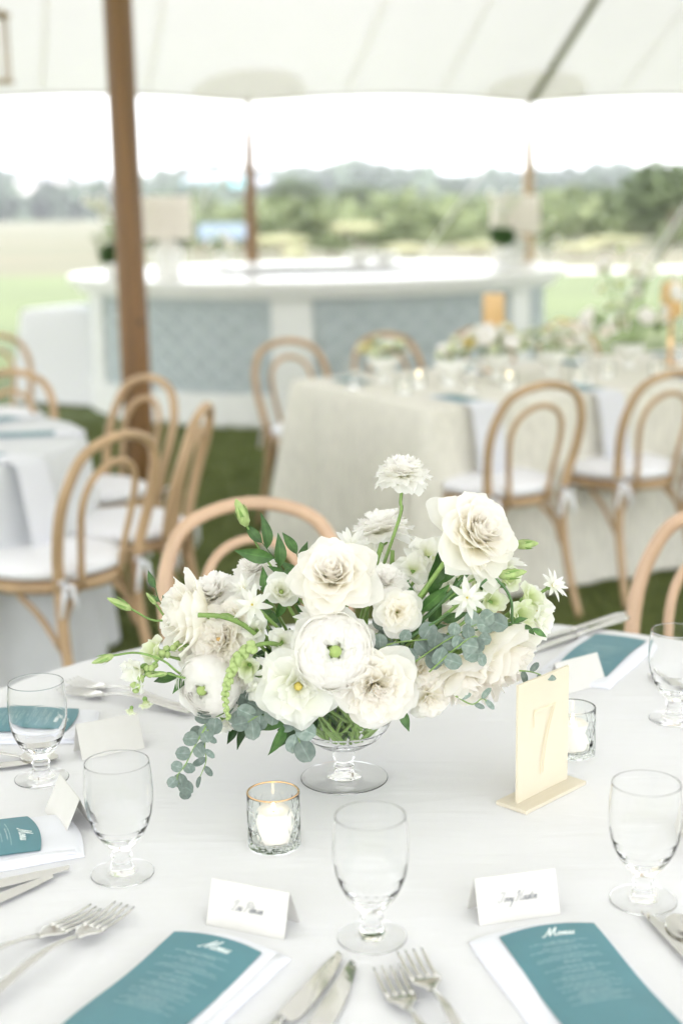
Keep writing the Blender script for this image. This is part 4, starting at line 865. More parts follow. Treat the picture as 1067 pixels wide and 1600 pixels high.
def candle(loc, r=.0205, h=.036, parent=None, label='', group=None, lit=True):
    t = thing('pillar_candle', label, 'candle', loc, 0, group)
    obj('wax', mesh('wax', *lathe([(r*.95, 0), (r, .002), (r, h-.002), (r*.93, h), (r*.55, h-.0025)], 28), M['wax']), t)
    obj('wick', mesh('wick', *lathe([(.0007, h-.003), (.0005, h+.004)], 6), M['bark']), t)
    if lit: obj('flame', mesh('flame', *lathe([(.0004, 0), (.0026, .003), (.003, .006), (.0018, .011), (.0002, .016)], 10), M['flame']), t, (0, 0, h-.001), (0, 0, 0), .7)
    return t
p = G(429, 1319); v1 = thing('votive_holder', 'cut glass votive tumbler with a gilt rim in front of the vase', 'votive', (p.x, p.y, TZ+.0006)); obj('tumbler', vm, v1); obj('gilt_rim', torus, v1, (0, 0, .064))
candle((p.x, p.y, TZ+.0062), label='small lit white candle inside the gilt rimmed votive')
p = G(893, 1176); v2 = thing('votive_holder', 'cut glass votive tumbler half hidden behind the number stand', 'votive', (p.x, p.y, TZ+.0006)); obj('tumbler', vm, v2)
obj('rim', torus.copy(), v2, (0, 0, .064)).data.materials[0] = M['glass2']
candle((p.x, p.y, TZ+.0062), label='small white candle in the votive behind the number stand')
# table number stand
a_ = G(805, 1262); b_ = G(885, 1222); ang = math.atan2(b_.y-a_.y, b_.x-a_.x); mid_ = (a_+b_)/2
t = thing('number_stand', 'cream upright table number card showing a 7 on a flat base', 'table number', (mid_.x, mid_.y, TZ+.0006), ang)
obj('base', mesh('base', *box(-.062, .062, -.023, .023, 0, .0045), M['sign'], False), t)
obj('card_panel', mesh('card_panel', *box(-.0515, .0515, -.0016, .0016, .0047, .155), M['sign'], False), t)
def ribbon(pts, w, m, name, plane, off=.0004, widths=None):
    """flat pen stroke; plane maps (x, y) on the card to a 3-D point"""
    P = np.array(pts, float); T = np.gradient(P, axis=0); v = []
    for i in range(len(P)):
        t_ = T[i]/(np.linalg.norm(T[i])+1e-9); nrm = np.array((-t_[1], t_[0])); ww = (widths[i] if widths is not None else w)/2
        for s in (-ww, ww): v.append(plane(P[i][0]+nrm[0]*s, P[i][1]+nrm[1]*s))
    return v, grid_faces(2, len(P))
pl = lambda x, y: (x, -.0024, y)
sv = MB()
for seg in ([(-.021, .094), (-.021, .112), (-.019, .116)], [(-.021, .114), (0, .114), (.024, .114)], [(.0225, .113), (.010, .085), (.002, .055), (-.002, .030)], [(.0165, .111), (.004, .083), (-.004, .053), (-.007, .030)]):
    q = catmull([(x, y, 0) for x, y in seg], 6)[:, :2]; v, f = ribbon(q, .0024, None, '', pl); sv.add(v, f)
obj('digit_seven', sv.mesh('digit_seven', M['signgold']), t)
# pen strokes of the letters that can be read (x right, y up, x-height 1)
GL = {
 'e': (.8, [[(0, .45), (.55, .55), (.5, .95), (.2, .9), (.1, .4), (.35, .02), (.8, .3)]]), 'n': (1.1, [[(0, .3), (.25, .95), (.2, 0)], [(.2, .3), (.55, .95), (.7, .8), (.65, 0), (1.1, .3)]]),
 'u': (1.0, [[(0, .3), (.2, 1), (.18, .2), (.4, 0), (.7, .5), (.8, 1), (.75, .05), (1.05, .3)]]), 'r': (.7, [[(0, .3), (.2, .95), (.22, .75), (.5, .85), (.42, .1), (.75, .3)]]),
 'y': (.9, [[(0, .4), (.15, .95), (.2, .2), (.5, .1), (.75, .95), (.6, -.6), (.3, -1.1), (.1, -.8), (.9, .3)]]), 'o': (.8, [[(.4, .95), (.1, .6), (.2, .05), (.55, .1), (.6, .7), (.4, .95), (.85, .7)]]),
 's': (.6, [[(0, .2), (.35, 1), (.45, .4), (.25, 0), (.05, .15), (.65, .3)]]), 't': (.6, [[(0, .3), (.3, 1.7), (.22, .2), (.4, 0), (.65, .3)], [(.05, 1.1), (.5, 1.15)]]),
 'i': (.5, [[(0, .3), (.2, .95), (.18, .1), (.5, .3)]]), 'm': (1.5, [[(0, .3), (.2, .95), (.2, 0)], [(.2, .4), (.5, .95), (.6, 0)], [(.6, .4), (.95, .95), (1.05, .1), (1.5, .3)]]), 'a': (.95, [[(.7, .85), (.3, .95), (.1, .4), (.3, .02), (.65, .5), (.72, .9), (.68, .1), (1, .3)]]),
 'M': (2.2, [[(-.5, .2), (-.2, 0), (.4, 1.2), (.7, 2.3)], [(.7, 2.3), (.75, 1.0), (.8, 0)], [(.8, 0), (1.3, 1.4), (1.7, 2.4)], [(1.7, 2.4), (1.6, 1.0), (1.8, 0), (2.3, .35)]]),
 'T': (1.5, [[(-.3, 1.7), (.1, 2.2), (.9, 2.0), (1.8, 2.35)], [(1.0, 2.0), (.7, .8), (.3, 0), (-.3, .05), (-.4, .5)]]), 'H': (1.9, [[(-.4, 1.5), (.2, 2.2), (.3, 1.1), (0, 0), (-.4, .1)], [(1.7, 2.3), (1.2, 1.2), (1.1, .2), (1.4, 0), (1.9, .3)], [(.1, 1), (.8, 1.2), (1.4, 1.1)]]),
 'L': (1.4, [[(-.2, 1.5), (.3, 2.2), (.9, 2.2), (.5, 1.2), (.2, .2), (-.3, .1), (.2, 0), (.8, -.05), (1.5, .3)]]), 'P': (1.5, [[(.5, 2.1), (.3, 1.0), (0, -.05)], [(-.3, 1.6), (.3, 2.3), (1.3, 2.2), (1.4, 1.5), (.5, 1.0)]]), ' ': (.9, [])}
def write(text, x0, y0, h, w, plane, mb, shear=.45, centre=True, sx=.8):
    tot = sum(GL[c][0] for c in text)*h*sx; x = x0-(tot/2 if centre else 0)
    for c in text:
        adv, st = GL[c]
        for s in st:
            q = catmull([(a, b, 0) for a, b in s], 5)[:, :2]
            if len(q) < 2: continue
            pts = [(x+a*h*sx+b*h*shear, y0+b*h) for a, b in q]; T = np.gradient(np.array(pts), axis=0)
            ws = [w*(.45+.85*abs(t_[1])/(np.linalg.norm(t_)+1e-9)) for t_ in T]; v, f = ribbon(pts, w, None, '', plane, widths=ws); mb.add(v, f)
        x += adv*h*sx
# place cards
def place_card(pa, pb, label, text, back=.045, hh=.044, group='tent fold place cards'):
    """pa, pb: ground ends of the readable face, left and right as seen"""
    d = (pb-pa); L = d.length; a = math.atan2(d.y, d.x); c = (pa+pb)/2
    t = thing('place_card', label, 'place card', (c.x, c.y, TZ+.0006), a, group); w = .088/2; lean = .016
    th = .0004
    fv = [(-w, 0, 0), (w, 0, 0), (w, lean, hh), (-w, lean, hh), (-w, th, 0), (w, th, 0), (w, lean+th, hh), (-w, lean+th, hh)]
    ff = [(0, 1, 2, 3), (7, 6, 5, 4), (0, 4, 5, 1), (1, 5, 6, 2), (2, 6, 7, 3), (3, 7, 4, 0)]
    obj('front_flap', mesh('front_flap', fv, ff, M['card'], False), t)
    bv_ = [(-w, lean*2+.006, 0), (w, lean*2+.006, 0), (w, lean+th*1.5, hh), (-w, lean+th*1.5, hh), (-w, lean*2+.006+th, 0), (w, lean*2+.006+th, 0), (w, lean+th*2.5, hh), (-w, lean+th*2.5, hh)]
    obj('back_flap', mesh('back_flap', bv_, ff, M['card'], False), t)
    if text:
        mb = MB(); k = lean/hh
        write(text, 0, hh*.42, .0045, .00055, lambda x, y: (x, y*k-.0006, y), mb, sx=.75)
        obj('handwriting', mb.mesh('handwriting', M['ink']), t)
place_card(G(330, 1447), G(436, 1468), 'place card with grey script above the left menu', 'Lou Pittman'.replace('Pittman', 'Pitman'))
place_card(G(752, 1447), G(872, 1430), 'place card with grey script above the right menu', 'Terry Houston')
place_card(G(150, 1300), G(118, 1258), 'place card seen edge on behind the left goblet', None)
place_card(G(200, 1158), G(128, 1172), 'blank side of the place card behind the far left goblet', None)
place_card(G(905, 1062), G(868, 1072), 'small place card behind the number stand at the right', None)
place_card(G(1060, 1300), G(1085, 1345), 'place card seen through the right front goblet', None)
# napkins with menus
def setting(pa, pb, lab_n, lab_m, L=.215, w=.100, wn=.128, Ln=.25, push=.022, text=True, seed=0, skew=0.):
    """pa, pb: the two corners of the inner short edge of the menu, left and right seen by the guest"""
    d = pb-pa; a = math.atan2(d.y, d.x); c = (pa+pb)/2; t = obj('napkin', None) if False else None
    rr = random.Random(seed); nx_, ny_ = 25, 41; th = .011
    def top(x, y):                # puffy folded cloth, y runs from +push (inner end) to push-Ln
        ex = max(0, 1-abs((x-skew)/(wn/2))**7); s = (push-y)/Ln; ey = max(0, 1-abs(2*s-1)**16); e = (max(ex, 0)*max(ey, 0))**.5
        return th*e*(.72+.28*math.cos((x-skew)*18))+.0018*math.sin(y*33+seed)*e+.0010*math.sin(x*70+y*40+seed)*e
    v = []
    for j in range(ny_):
        y = push-Ln*(.5-.5*math.cos(PI*j/(ny_-1)))
        for i in range(nx_):
            s = -math.cos(PI*i/(nx_-1)); x = skew+s*wn/2*(1+.02*math.sin(y*30+seed)); v.append((x, y+.004*math.cos(s*2.2)*(1 if j < ny_/2 else -1), top(skew+s*wn/2, y)+.0004))
    n0 = len(v); v += [(x, y, 0) for x, y, z in v]
    f = [tuple(reversed(q)) for q in grid_faces(nx_, ny_)]+[tuple(i+n0 for i in q) for q in grid_faces(nx_, ny_)]
    per = [i for i in range(nx_)]+[j*nx_+nx_-1 for j in range(1, ny_)]+[(ny_-1)*nx_+i for i in range(nx_-2, -1, -1)]+[j*nx_ for j in range(ny_-2, 0, -1)]
    for k in range(len(per)): p_, q_ = per[k], per[(k+1) % len(per)]; f.append((p_, q_, q_+n0, p_+n0))
    nap = thing('napkin', lab_n, 'napkin', (c.x, c.y, TZ+.0006), a, 'folded white napkins'); obj('cloth', mesh('cloth', v, f, M['napkin']), nap)
    # second folded layer, a little proud along one side
    e = [(skew+wn/2*.93, push-.012-(Ln-.03)*k/14, top(skew+wn/2*.9, push-.012-(Ln-.03)*k/14)+.0008) for k in range(15)]
    obj('fold', MB().add(*loft(e, [.010]*15, [.0035]*15)).mesh('fold', M['napkin']), nap)
    me_ = thing('menu_card', lab_m, 'menu', (c.x, c.y, TZ+.0006), a, 'teal menu cards')
    def mz(x, y): return th*.98+.0030-.55*x*x*1.5+.0018*math.sin(y*33+seed)-.02*(y+.1)**2
    def mm(x, y, o=0.): return (x, y-.9*x*x*1.2*0+(.0065*(1-(2*x/w)**2)*max(0, 1+y/.12) if y > -.12 else 0), mz(x, y)+o)
    v = [mm(-w/2+w*i/12, -L*j/24) for j in range(25) for i in range(13)]; n1 = len(v); v += [(x, y, z-.0007) for x, y, z in v]
    f = [tuple(reversed(q)) for q in grid_faces(13, 25)]+[tuple(i+n1 for i in q) for q in grid_faces(13, 25)]
    obj('card', mesh('card', v, f, M['menu']), me_)
    if text:
        mb = MB(); P_ = lambda x, y: mm(x, y, .0005)
        write('Menu', .006, -.0225, .0062, .0014, P_, mb, shear=.5, sx=.95); obj('script_title', mb.mesh('script_title', M['print']), me_)
        q = MB(); h2 = MB(); y = -.033; k = 0
        rows = [(.030, 0), (.016, 1), (.0, -1), (.020, 0), (.034, 0), (.014, 0), (.0, -1), (.018, 0), (.032, 0), (.034, 0), (0, -1), (.009, 1), (0, -1), (.018, 0), (.033, 0), (0, -1), (.016, 1), (0, -1), (.020, 0), (.031, 0), (.022, 0), (0, -1), (.024, 0), (.032, 0), (.018, 0), (.030, 0), (0, -1), (.015, 1), (.026, 0), (.031, 0), (.018, 0), (.02, 0), (.03, 0)]
        for hw, ty in rows:
            if ty < 0: y -= .0022; continue
            x = -hw; hgt = .0016 if ty else .0012
            while x < hw:
                wl = rr.randint(3, 8)
                for _ in range(wl):
                    if x > hw: break
                    bw = rr.uniform(.0005, .0009); hh_ = hgt*rr.choice((.7, .75, .8, 1.15)); b_mb = h2 if ty else q
                    b_mb.add([P_(x, y), P_(x+bw*.5, y), P_(x+bw*.5+.0002, y+hh_), P_(x+.0002, y+hh_)], [(0, 1, 2, 3)])
                    b_mb.add([P_(x, y+hh_*.35), P_(x+bw, y+hh_*.35), P_(x+bw, y+hh_*.6), P_(x, y+hh_*.6)], [(0, 1, 2, 3)]); x += bw+.0004
                x += .0011
            y -= .0040 if ty else .0033
            if y < -L+.01: break
        obj('small_print', q.mesh('small_print', M['printdim'], False), me_); obj('heading_print', h2.mesh('heading_print', M['print'], False), me_)
zt = TZ+.014
setting(G(275, 1455, zt), G(407, 1487, zt), 'folded white napkin under the left front menu', 'teal menu card on a napkin at the left front', seed=1, skew=.006)
setting(G(782, 1463, zt), G(925, 1442, zt), 'folded white napkin under the right front menu', 'teal menu card on a napkin at the right front', seed=2, skew=-.010)
setting(G(45, 1277, zt), G(62, 1322, zt), 'folded white napkin at the left edge below the goblets', 'teal menu card at the left edge of the table', seed=3, push=.05, wn=.125)
pa = G(102, 1132, zt); pb = G(128, 1102, zt); pb = pa+(pb-pa).normalized()*.1
setting(G(122, 1106, zt), G(100, 1140, zt), 'folded white napkin behind the far left goblet', 'teal menu card seen through the far left goblet', seed=4, push=.03)
setting(G(942, 1053, zt), G(866, 1042, zt), 'folded white napkin under the far right menu', 'teal menu card at the far right of the table', seed=5, L=.205, w=.088, wn=.12, Ln=.24, push=.03)
p5 = G(720, 968, zt)
# forks, knives
def fork_meshes():
    s = np.linspace(0, 1, 22); L = .128
    P = [(0, -x*L-.062, .004+.010*math.sin(PI*min(1, x*1.15))*(1-x)+.0015) for x in s]
    wd3 = [.0075-.0035*math.exp(-((x-.12)/.14)**2)+.0075*x**2.2 for x in s]; th = [.0026]*22
    h = MB().add(*loft(P, wd3, th)).mesh('handle', M['steel'])
    s = np.linspace(0, 1, 9); P = [(0, -.041-.023*x, .0035+.0035*math.sin(PI*x)*.2+.002*x) for x in s]
    wd3 = [.0235, .0242, .0240, .0228, .0200, .0155, .0110, .0080, .0070]; th = [.0016, .0017, .0018, .002, .002, .0022, .0024, .0026, .0026]
    hd = MB().add(*loft(P, wd3, th, ns=14)).mesh('head', M['steel'])
    P = [(0, -.002-.042*x, .0055-.0022*math.sin(PI*x*.9)) for x in np.linspace(0, 1, 7)]
    tn = MB().add(*loft(P, [.0014, .0026, .0030, .0032, .0034, .0036, .0040], [.001, .0013, .0014, .0014, .0015, .0016, .0016], ns=8)).mesh('tine', M['steel'])
    return h, hd, tn
FH, FD, FT = fork_meshes()
def fork(tip, ang_, label, dz=0, grp='forks at the left of a menu'):
    t = thing('fork', label, 'fork', (tip.x, tip.y, TZ+.0015+dz), ang_-PI/2, grp); t.scale = (1.25,)*3; obj('handle', FH, t); obj('head', FD, t)
    for k in range(4): obj('tine', FT, t, ((k-1.5)*.0066, 0, 0), (0, 0, (k-1.5)*-.012))
def knife_mesh():
    s = np.linspace(0, 1, 14); P = [(-.004*math.sin(PI*x)*0, -.105*x, .003) for x in s]; v = []
    for x in s:
        w0 = .0165*math.sin(PI*min(1, .08+x*.5))**.75 if x < .93 else .013; y = -.105*x
        v += [(-.006, y, .0024), (-.006, y, .0042), (-.006+w0, y-.002*(1-x), .0032)]
    f = []
    for j in range(13):
        for i in range(3): b = (i+1) % 3; f.append((j*3+i, j*3+b, j*3+3+b, j*3+3+i))
    f += [(2, 1, 0), (39, 40, 41)]; bl = mesh('blade', v, f, M['knife'], False)
    P = [(0, -.105-.115*x, .0045) for x in np.linspace(0, 1, 12)]
    hd = MB().add(*loft(P, [.007, .0085, .009, .0095, .010, .011, .012, .0135, .015, .0165, .0165, .011], [.004]*4+[.005]*8)).mesh('handle', M['steel'])
    return bl, hd
KB, KH = knife_mesh()
def knife(tip, ang_, label, flip=False, grp='knives at the right of a menu', roll=0.):
    t = thing('knife', label, 'knife', (tip.x, tip.y, TZ+.0012), ang_-PI/2, grp); t.scale = (1.2,)*3; b = obj('blade', KB, t, (0, 0, 0), (0, roll, 0)); h = obj('handle', KH, t)
def ang2(a, b): return math.atan2(b.y-a.y, b.x-a.x)
fork(G(158, 1420, .766), ang2(G(0, 1533), G(112, 1478)), 'left one of the two forks beside the left menu')
fork(G(198, 1414, .77), ang2(G(0, 1583), G(118, 1500)), 'right one of the two forks, lying over its neighbour by the left menu', dz=.004)
fork(G(602, 1510, .766), ang2(G(650, 1600), G(622, 1545)), 'left one of the two forks beside the right menu', grp='forks at the left of the right menu')
fork(G(638, 1484, .77), ang2(G(702, 1600), G(668, 1540)), 'right one of the two forks beside the right menu', dz=.004, grp='forks at the left of the right menu')
knife(G(538, 1497), ang2(G(440, 1600), G(525, 1510)), 'left front knife nearer the left menu, reflecting flowers', roll=.10)
knife(G(558, 1510), ang2(G(497, 1600), G(545, 1525)), 'left front knife nearer the goblet, reflecting flowers', roll=.10)
knife(G(112, 1364), ang2(G(0, 1388), G(100, 1368)), 'upper knife at the left edge below the napkin', grp='knives at the left edge')
knife(G(88, 1376), ang2(G(0, 1410), G(80, 1380)), 'lower knife at the left edge below the napkin', grp='knives at the left edge')
knife(G(1010, 1430), ang2(G(1067, 1492), G(1015, 1436)), 'knife at the right edge beside the right front goblet')
def spoon(tip, a, label):
    t = thing('spoon', label, 'spoon', (tip.x, tip.y, TZ+.0015), a-PI/2)
    P = [(0, -.052-.12*x, .004+.004*math.sin(PI*x)) for x in np.linspace(0, 1, 10)]; obj('handle', MB().add(*loft(P, [.006, .005, .0052, .006, .007, .008, .010, .012, .013, .009], [.0026]*10)).mesh('handle', M['steel']), t)
    v = []; n = 20
    for j, (s, z) in enumerate(((1, .0062), (.85, .004), (.55, .0018), (.2, .0010), (.2, .0002), (.6, .0010), (.9, .0034), (1, .0054))):
        for i in range(n): q = 2*PI*i/n; v.append((.0185*s*math.cos(q)*(1-.15*math.sin(q)), -.027+.027*s*math.sin(q), z))
    f = grid_faces(n, 8, True); f.append(tuple(range(3*n, 4*n)))
    obj('bowl', mesh('bowl', v, f, M['steel']), t)
spoon(G(1052, 1438), ang2(G(1090, 1490), G(1052, 1440)), 'spoon at the right edge beside the knife')
spoon(G(92, 1192), ang2(G(-60, 1180), G(60, 1188)), 'spoon at the far left below the teal menu')
knife(G(70, 1196), ang2(G(-60, 1205), G(60, 1196)), 'knife at the far left below the teal menu', grp='knives at the far left')
fork(G(110, 1068), ang2(G(200, 1092), G(120, 1072)), 'fork on the far left of the table near the edge', grp='forks at the far left')
fork(G(100, 1082), ang2(G(195, 1100), G(110, 1084)), 'second fork on the far left of the table near the edge', grp='forks at the far left')
knife(G(815, 1012), ang2(G(905, 985), G(815, 1012)), 'left knife at the back right beside the far right menu', grp='knives at the back right')
knife(G(828, 1022), ang2(G(915, 992), G(828, 1022)), 'right knife at the back right beside the far right menu', grp='knives at the back right')
knife(G(1018, 1058), ang2(G(1060, 1088), G(1018, 1058)), 'knife lying under the goblet at the right edge', grp='knives at the far right')

# ================================================================== CHAIRS
def make_chair(name, label, m, cush=True):
    t = thing(name, label, 'chair')
    tp = lambda r0, r1: (lambda s: r0+(r1-r0)*abs(2*s-1))
    O = [(-.158, -.185, .44), (-.176, -.200, .54), (-.192, -.232, .66), (-.182, -.262, .755), (-.13, -.285, .838), (0, -.297, .872), (.13, -.285, .838), (.182, -.262, .755), (.192, -.232, .66), (.176, -.200, .54), (.158, -.185, .44)]
    I = [(-.080, -.195, .445), (-.092, -.210, .54), (-.108, -.235, .66), (-.098, -.256, .735), (-.06, -.272, .78), (0, -.278, .798), (.06, -.272, .78), (.098, -.256, .735), (.108, -.235, .66), (.092, -.210, .54), (.080, -.195, .445)]
    obj('back_hoop', MB().add(*tube(O, lambda s: .0145+.003*abs(2*s-1), 10, 5)).mesh('back_hoop', m), t)
    obj('inner_hoop', MB().add(*tube(I, .0105, 10, 5)).mesh('inner_hoop', m), t)
    ring = []; n = 44
    def sr(a): return (.205*math.sin(a)*(1+.02*math.cos(a)), .205*math.cos(a)*1.0)
    v = []
    for dr, z in ((0, .428), (.006, .440), (.002, .458), (-.03, .462), (-.04, .45), (-.036, .43)):
        for i in range(n): x, y = sr(2*PI*i/n); k = 1+dr/.205; v.append((x*k, y*k, z))
    f = grid_faces(n, 6, True); f += [(5*n+i, 5*n+(i+1) % n, (i+1) % n, i) for i in range(n)]
    obj('seat_frame', mesh('seat_frame', v, f, m), t)
    obj('seat_panel', mesh('seat_panel', *lathe([(.168, .440), (.168, .452)], 40), m, False), t)
    for s in (-1, 1):
        obj('leg', MB().add(*tube([(s*.158, -.185, .455), (s*.162, -.195, .30), (s*.172, -.235, .12), (s*.182, -.275, 0)], lambda q: .0185-.006*q, 10, 4)).mesh('leg', m), t)
        obj('leg', MB().add(*tube([(s*.150, .140, .45), (s*.158, .150, .28), (s*.175, .175, 0)], lambda q: .0185-.007*q, 10, 4)).mesh('leg', m), t)
        obj('brace', MB().add(*tube([(s*.162, -.195, .27), (s*.13, -.175, .36), (s*.07, -.165, .425)], .009, 8, 4)).mesh('brace', m), t)
        obj('brace', MB().add(*tube([(s*.160, -.18, .27), (s*.172, -.12, .36), (s*.185, -.05, .425)], .009, 8, 4)).mesh('brace', m), t)
        obj('brace', MB().add(*tube([(s*.158, .148, .27), (s*.13, .16, .36), (s*.07, .185, .42)], .009, 8, 4)).mesh('brace', m), t)
    if cush:
        v, f = lathe([(.03, .463), (.185, .464), (.208, .472), (.214, .485), (.205, .500), (.17, .512), (.06, .517), (.004, .517)], 44)
        obj('cushion', mesh('cushion', v, f, M['cushion']), t)
        for s in (-1, 1):
            mb = MB(); x = s*.160; 
            for dx, dz in ((-.035, -.09), (.03, -.085), (-.04, .012), (.035, .010)): mb.add(*loft([(x, -.205, .47), (x+dx*.5, -.222, .47+dz*.3+.012), (x+dx, -.222, .47+dz)], [.012, .020, .018], [.003]*3))
            obj('cushion_tie', mb.mesh('cushion_tie', M['cushion']), t)
    return t
ch = make_chair('bentwood_chair', '', M['wood']); chp = make_chair('bentwood_chair', '', M['woodpink'])
KD = kids_of()
def chair(src, x, y, face, label, group, first=set()):
    rz = math.atan2(face[1], face[0])-PI/2
    if src not in first: first.add(src); c = src
    else: c = copy_tree(src, KD)
    c.location = (x, y, 0); c.rotation_euler = (0, 0, rz); c['label'] = label; c['group'] = group
g1 = 'bentwood chairs at the near table'; g2_ = 'bentwood chairs at the left round table'; g3 = 'bentwood chairs along the linen table'
chair(chp, -.125, 2.66, (.24, -.97), 'blond bentwood chair facing us just behind the flowers', g1)
chair(chp, .56, 2.56, (-.75, -.66), 'blond bentwood chair cut by the right edge beside the far right menu', g1)
chair(ch, -.86, 4.08, (-.84, .54), 'bentwood chair nearest us at the left round table, back to camera', g2_)
chair(ch, -.72, 4.52, (-1, .10), 'bentwood chair seen side on at the left round table', g2_)
chair(ch, -.92, 5.12, (-.72, -.69), 'bentwood chair in front of the thick mast at the left round table', g2_)
chair(ch, -1.36, 5.32, (-.25, -.97), 'bentwood chair on the far side of the left round table', g2_)
chair(ch, -1.72, 7.15, (.3, -.95), 'bentwood chair farthest left, in front of the white draped table', g2_)
LD = Vector((.88, .475, 0)).normalized(); WDD = Vector((-.475, .88, 0)).normalized(); LC = Vector((.33, 5.13, 0))
cp = lambda s, w: LC+LD*s+WDD*w
for s, lb in ((.22, 'bentwood chair with its back to us nearest the corner of the linen table'), (.80, 'second bentwood chair along the near side of the linen table'), (1.38, 'third chair along the linen table beyond the right edge')):
    p = cp(s, -.10); chair(ch, p.x, p.y, WDD, lb, g3)
for s, lb in ((.27, 'bentwood chair behind the far left corner of the linen table'), (.80, 'bentwood chair behind the small green centrepiece'), (1.35, 'bentwood chair behind the yellow lit lantern'), (1.9, 'bentwood chair on the far side near the tall flowers')):
    p = cp(s, 1.42); chair(ch, p.x, p.y, -WDD, lb, g3)
# ================================================================== LEFT ROUND TABLE
LTC = Vector((-1.60, 4.58, 0))
round_table('round_table', LTC, 'round banquet table at the left behind the chairs', 'white tablecloth falling to the grass on the left round table', M['greycloth'], 18, 5, amp=.03, sink=.05)
def simple_menu(p, a, z, label, group, nlabel=None, over=False):
    t = thing('menu_card', label, 'menu', (p.x, p.y, z+.006), a, group); obj('card', mesh('card', *box(-.05, .05, -.10, .10, 0, .001), M['menu'], False), t)
def simple_napkin(p, a, z, label, group, hang=.0):
    t = thing('napkin', label, 'napkin', (p.x, p.y, z+.0008), a, group)
    obj('cloth', MB().add(*loft([(0, .13, .002), (0, .125, .003), (0, -.10, .003)]+([(0, -.16, .003)] if not hang else [(0, -.178, .004), (0, -.205, -.01), (0, -.235, -hang*.5), (0, -.262, -hang)]), [.12, .13, .13]+[.13]*(1 if not hang else 4), [.002, .005, .005]+[.004]*(1 if not hang else 4), ns=12)).mesh('cloth', M['napkin']), t)
for k, (aa, lb) in enumerate(((-.55, 'nearest the camera'), (.15, 'beside the side on chair'), (.85, 'towards the thick mast'), (1.6, 'on the far side'))):
    o_ = Vector((math.cos(aa), math.sin(aa), 0)); p = LTC+o_*.60
    simple_napkin(p, aa+PI/2, TZ, 'white napkin on the left round table ' + lb, 'napkins on the left round table', .32 if k == 0 else .0)
    simple_menu(LTC+o_*.56, aa+PI/2, TZ, 'blue menu on the left round table ' + lb, 'menus on the left round table')
    q = LTC+Vector((math.cos(aa+.35), math.sin(aa+.35), 0))*.42; tag(obj('water_goblet', gob_me, loc=(q.x, q.y, TZ+.0006)), 'goblet on the left round table ' + lb, 'goblet', 'goblets on the left round table')
# ================================================================== LONG LINEN TABLE
LL, LW = 3.4, 1.15
t = thing('long_table', 'long rectangular banquet table at the right under oatmeal linen', 'table', LC, math.atan2(LD.y, LD.x))
obj('table_top', mesh('table_top', *box(.02, LL-.02, .02, LW-.02, .725, .755), M['bark'], False), t)
for x in (.2, LL-.2):
    for y in (.2, LW-.2): obj('leg', mesh('leg', *box(x-.03, x+.03, y-.03, y+.03, 0, .724), M['bark'], False), t)
def rect_cloth():
    per = []; st = .02
    cr = .03
    def edge(x0, y0, x1, y1):
        L = math.hypot(x1-x0, y1-y0); n = int(L/st); return [(x0+(x1-x0)*i/n, y0+(y1-y0)*i/n) for i in range(n)]
    per = edge(cr, 0, LL-cr, 0)+[(LL-cr+cr*math.sin(a), cr-cr*math.cos(a)) for a in np.linspace(0, PI/2, 8)[:-1]]+edge(LL, cr, LL, LW-cr)+[(LL-cr+cr*math.cos(a), LW-cr+cr*math.sin(a)) for a in np.linspace(0, PI/2, 8)[:-1]]+edge(LL-cr, LW, cr, LW)+[(cr-cr*math.sin(a), LW-cr+cr*math.cos(a)) for a in np.linspace(0, PI/2, 8)[:-1]]+edge(0, LW-cr, 0, cr)+[(cr-cr*math.cos(a), cr-cr*math.sin(a)) for a in np.linspace(0, PI/2, 8)[:-1]]
    P = np.array(per); n = len(P); T = np.roll(P, -1, 0)-np.roll(P, 1, 0); T /= np.linalg.norm(T, axis=1)[:, None]; N = np.c_[T[:, 1], -T[:, 0]]
    s = np.cumsum(np.linalg.norm(np.roll(P, -1, 0)-P, axis=1)); fo = np.sin(s*2*PI/.23+1.5*np.sin(s*1.7))*.5+np.sin(s*2*PI/.41)*.5
    # corners fall in deep folds
    rows = [np.c_[(P-[LL/2, LW/2])*.5+[LL/2, LW/2], np.full(n, TZ)], np.c_[P-N*.012, np.full(n, TZ)], np.c_[P-N*.003, np.full(n, TZ-.003)], np.c_[P, np.full(n, TZ-.012)]]
    ctr = np.minimum.reduce([np.linalg.norm(P-np.array(c), axis=1) for c in ((0, 0), (LL, 0), (LL, LW), (0, LW))]); cb = np.exp(-(ctr/.12)**2)
    for k in np.linspace(.07, 1, 12): rows.append(np.c_[P+N*(.004+.05*k+.028*k**.7*fo+.09*k*cb)[:, None], np.full(n, TZ-.012-(TZ-.03)*k)])
    v = np.concatenate(rows); f = [tuple(reversed(q)) for q in grid_faces(n, len(rows), True)]; f.append(tuple(range(n)))
    return mesh('tablecloth', v, [tuple(reversed(q)) for q in f], M['beige'])
tag(obj('tablecloth', rect_cloth(), loc=LC, rot=(0, 0, math.atan2(LD.y, LD.x))), 'oatmeal linen tablecloth hanging to the grass on the long table', 'tablecloth')
LA = math.atan2(LD.y, LD.x)
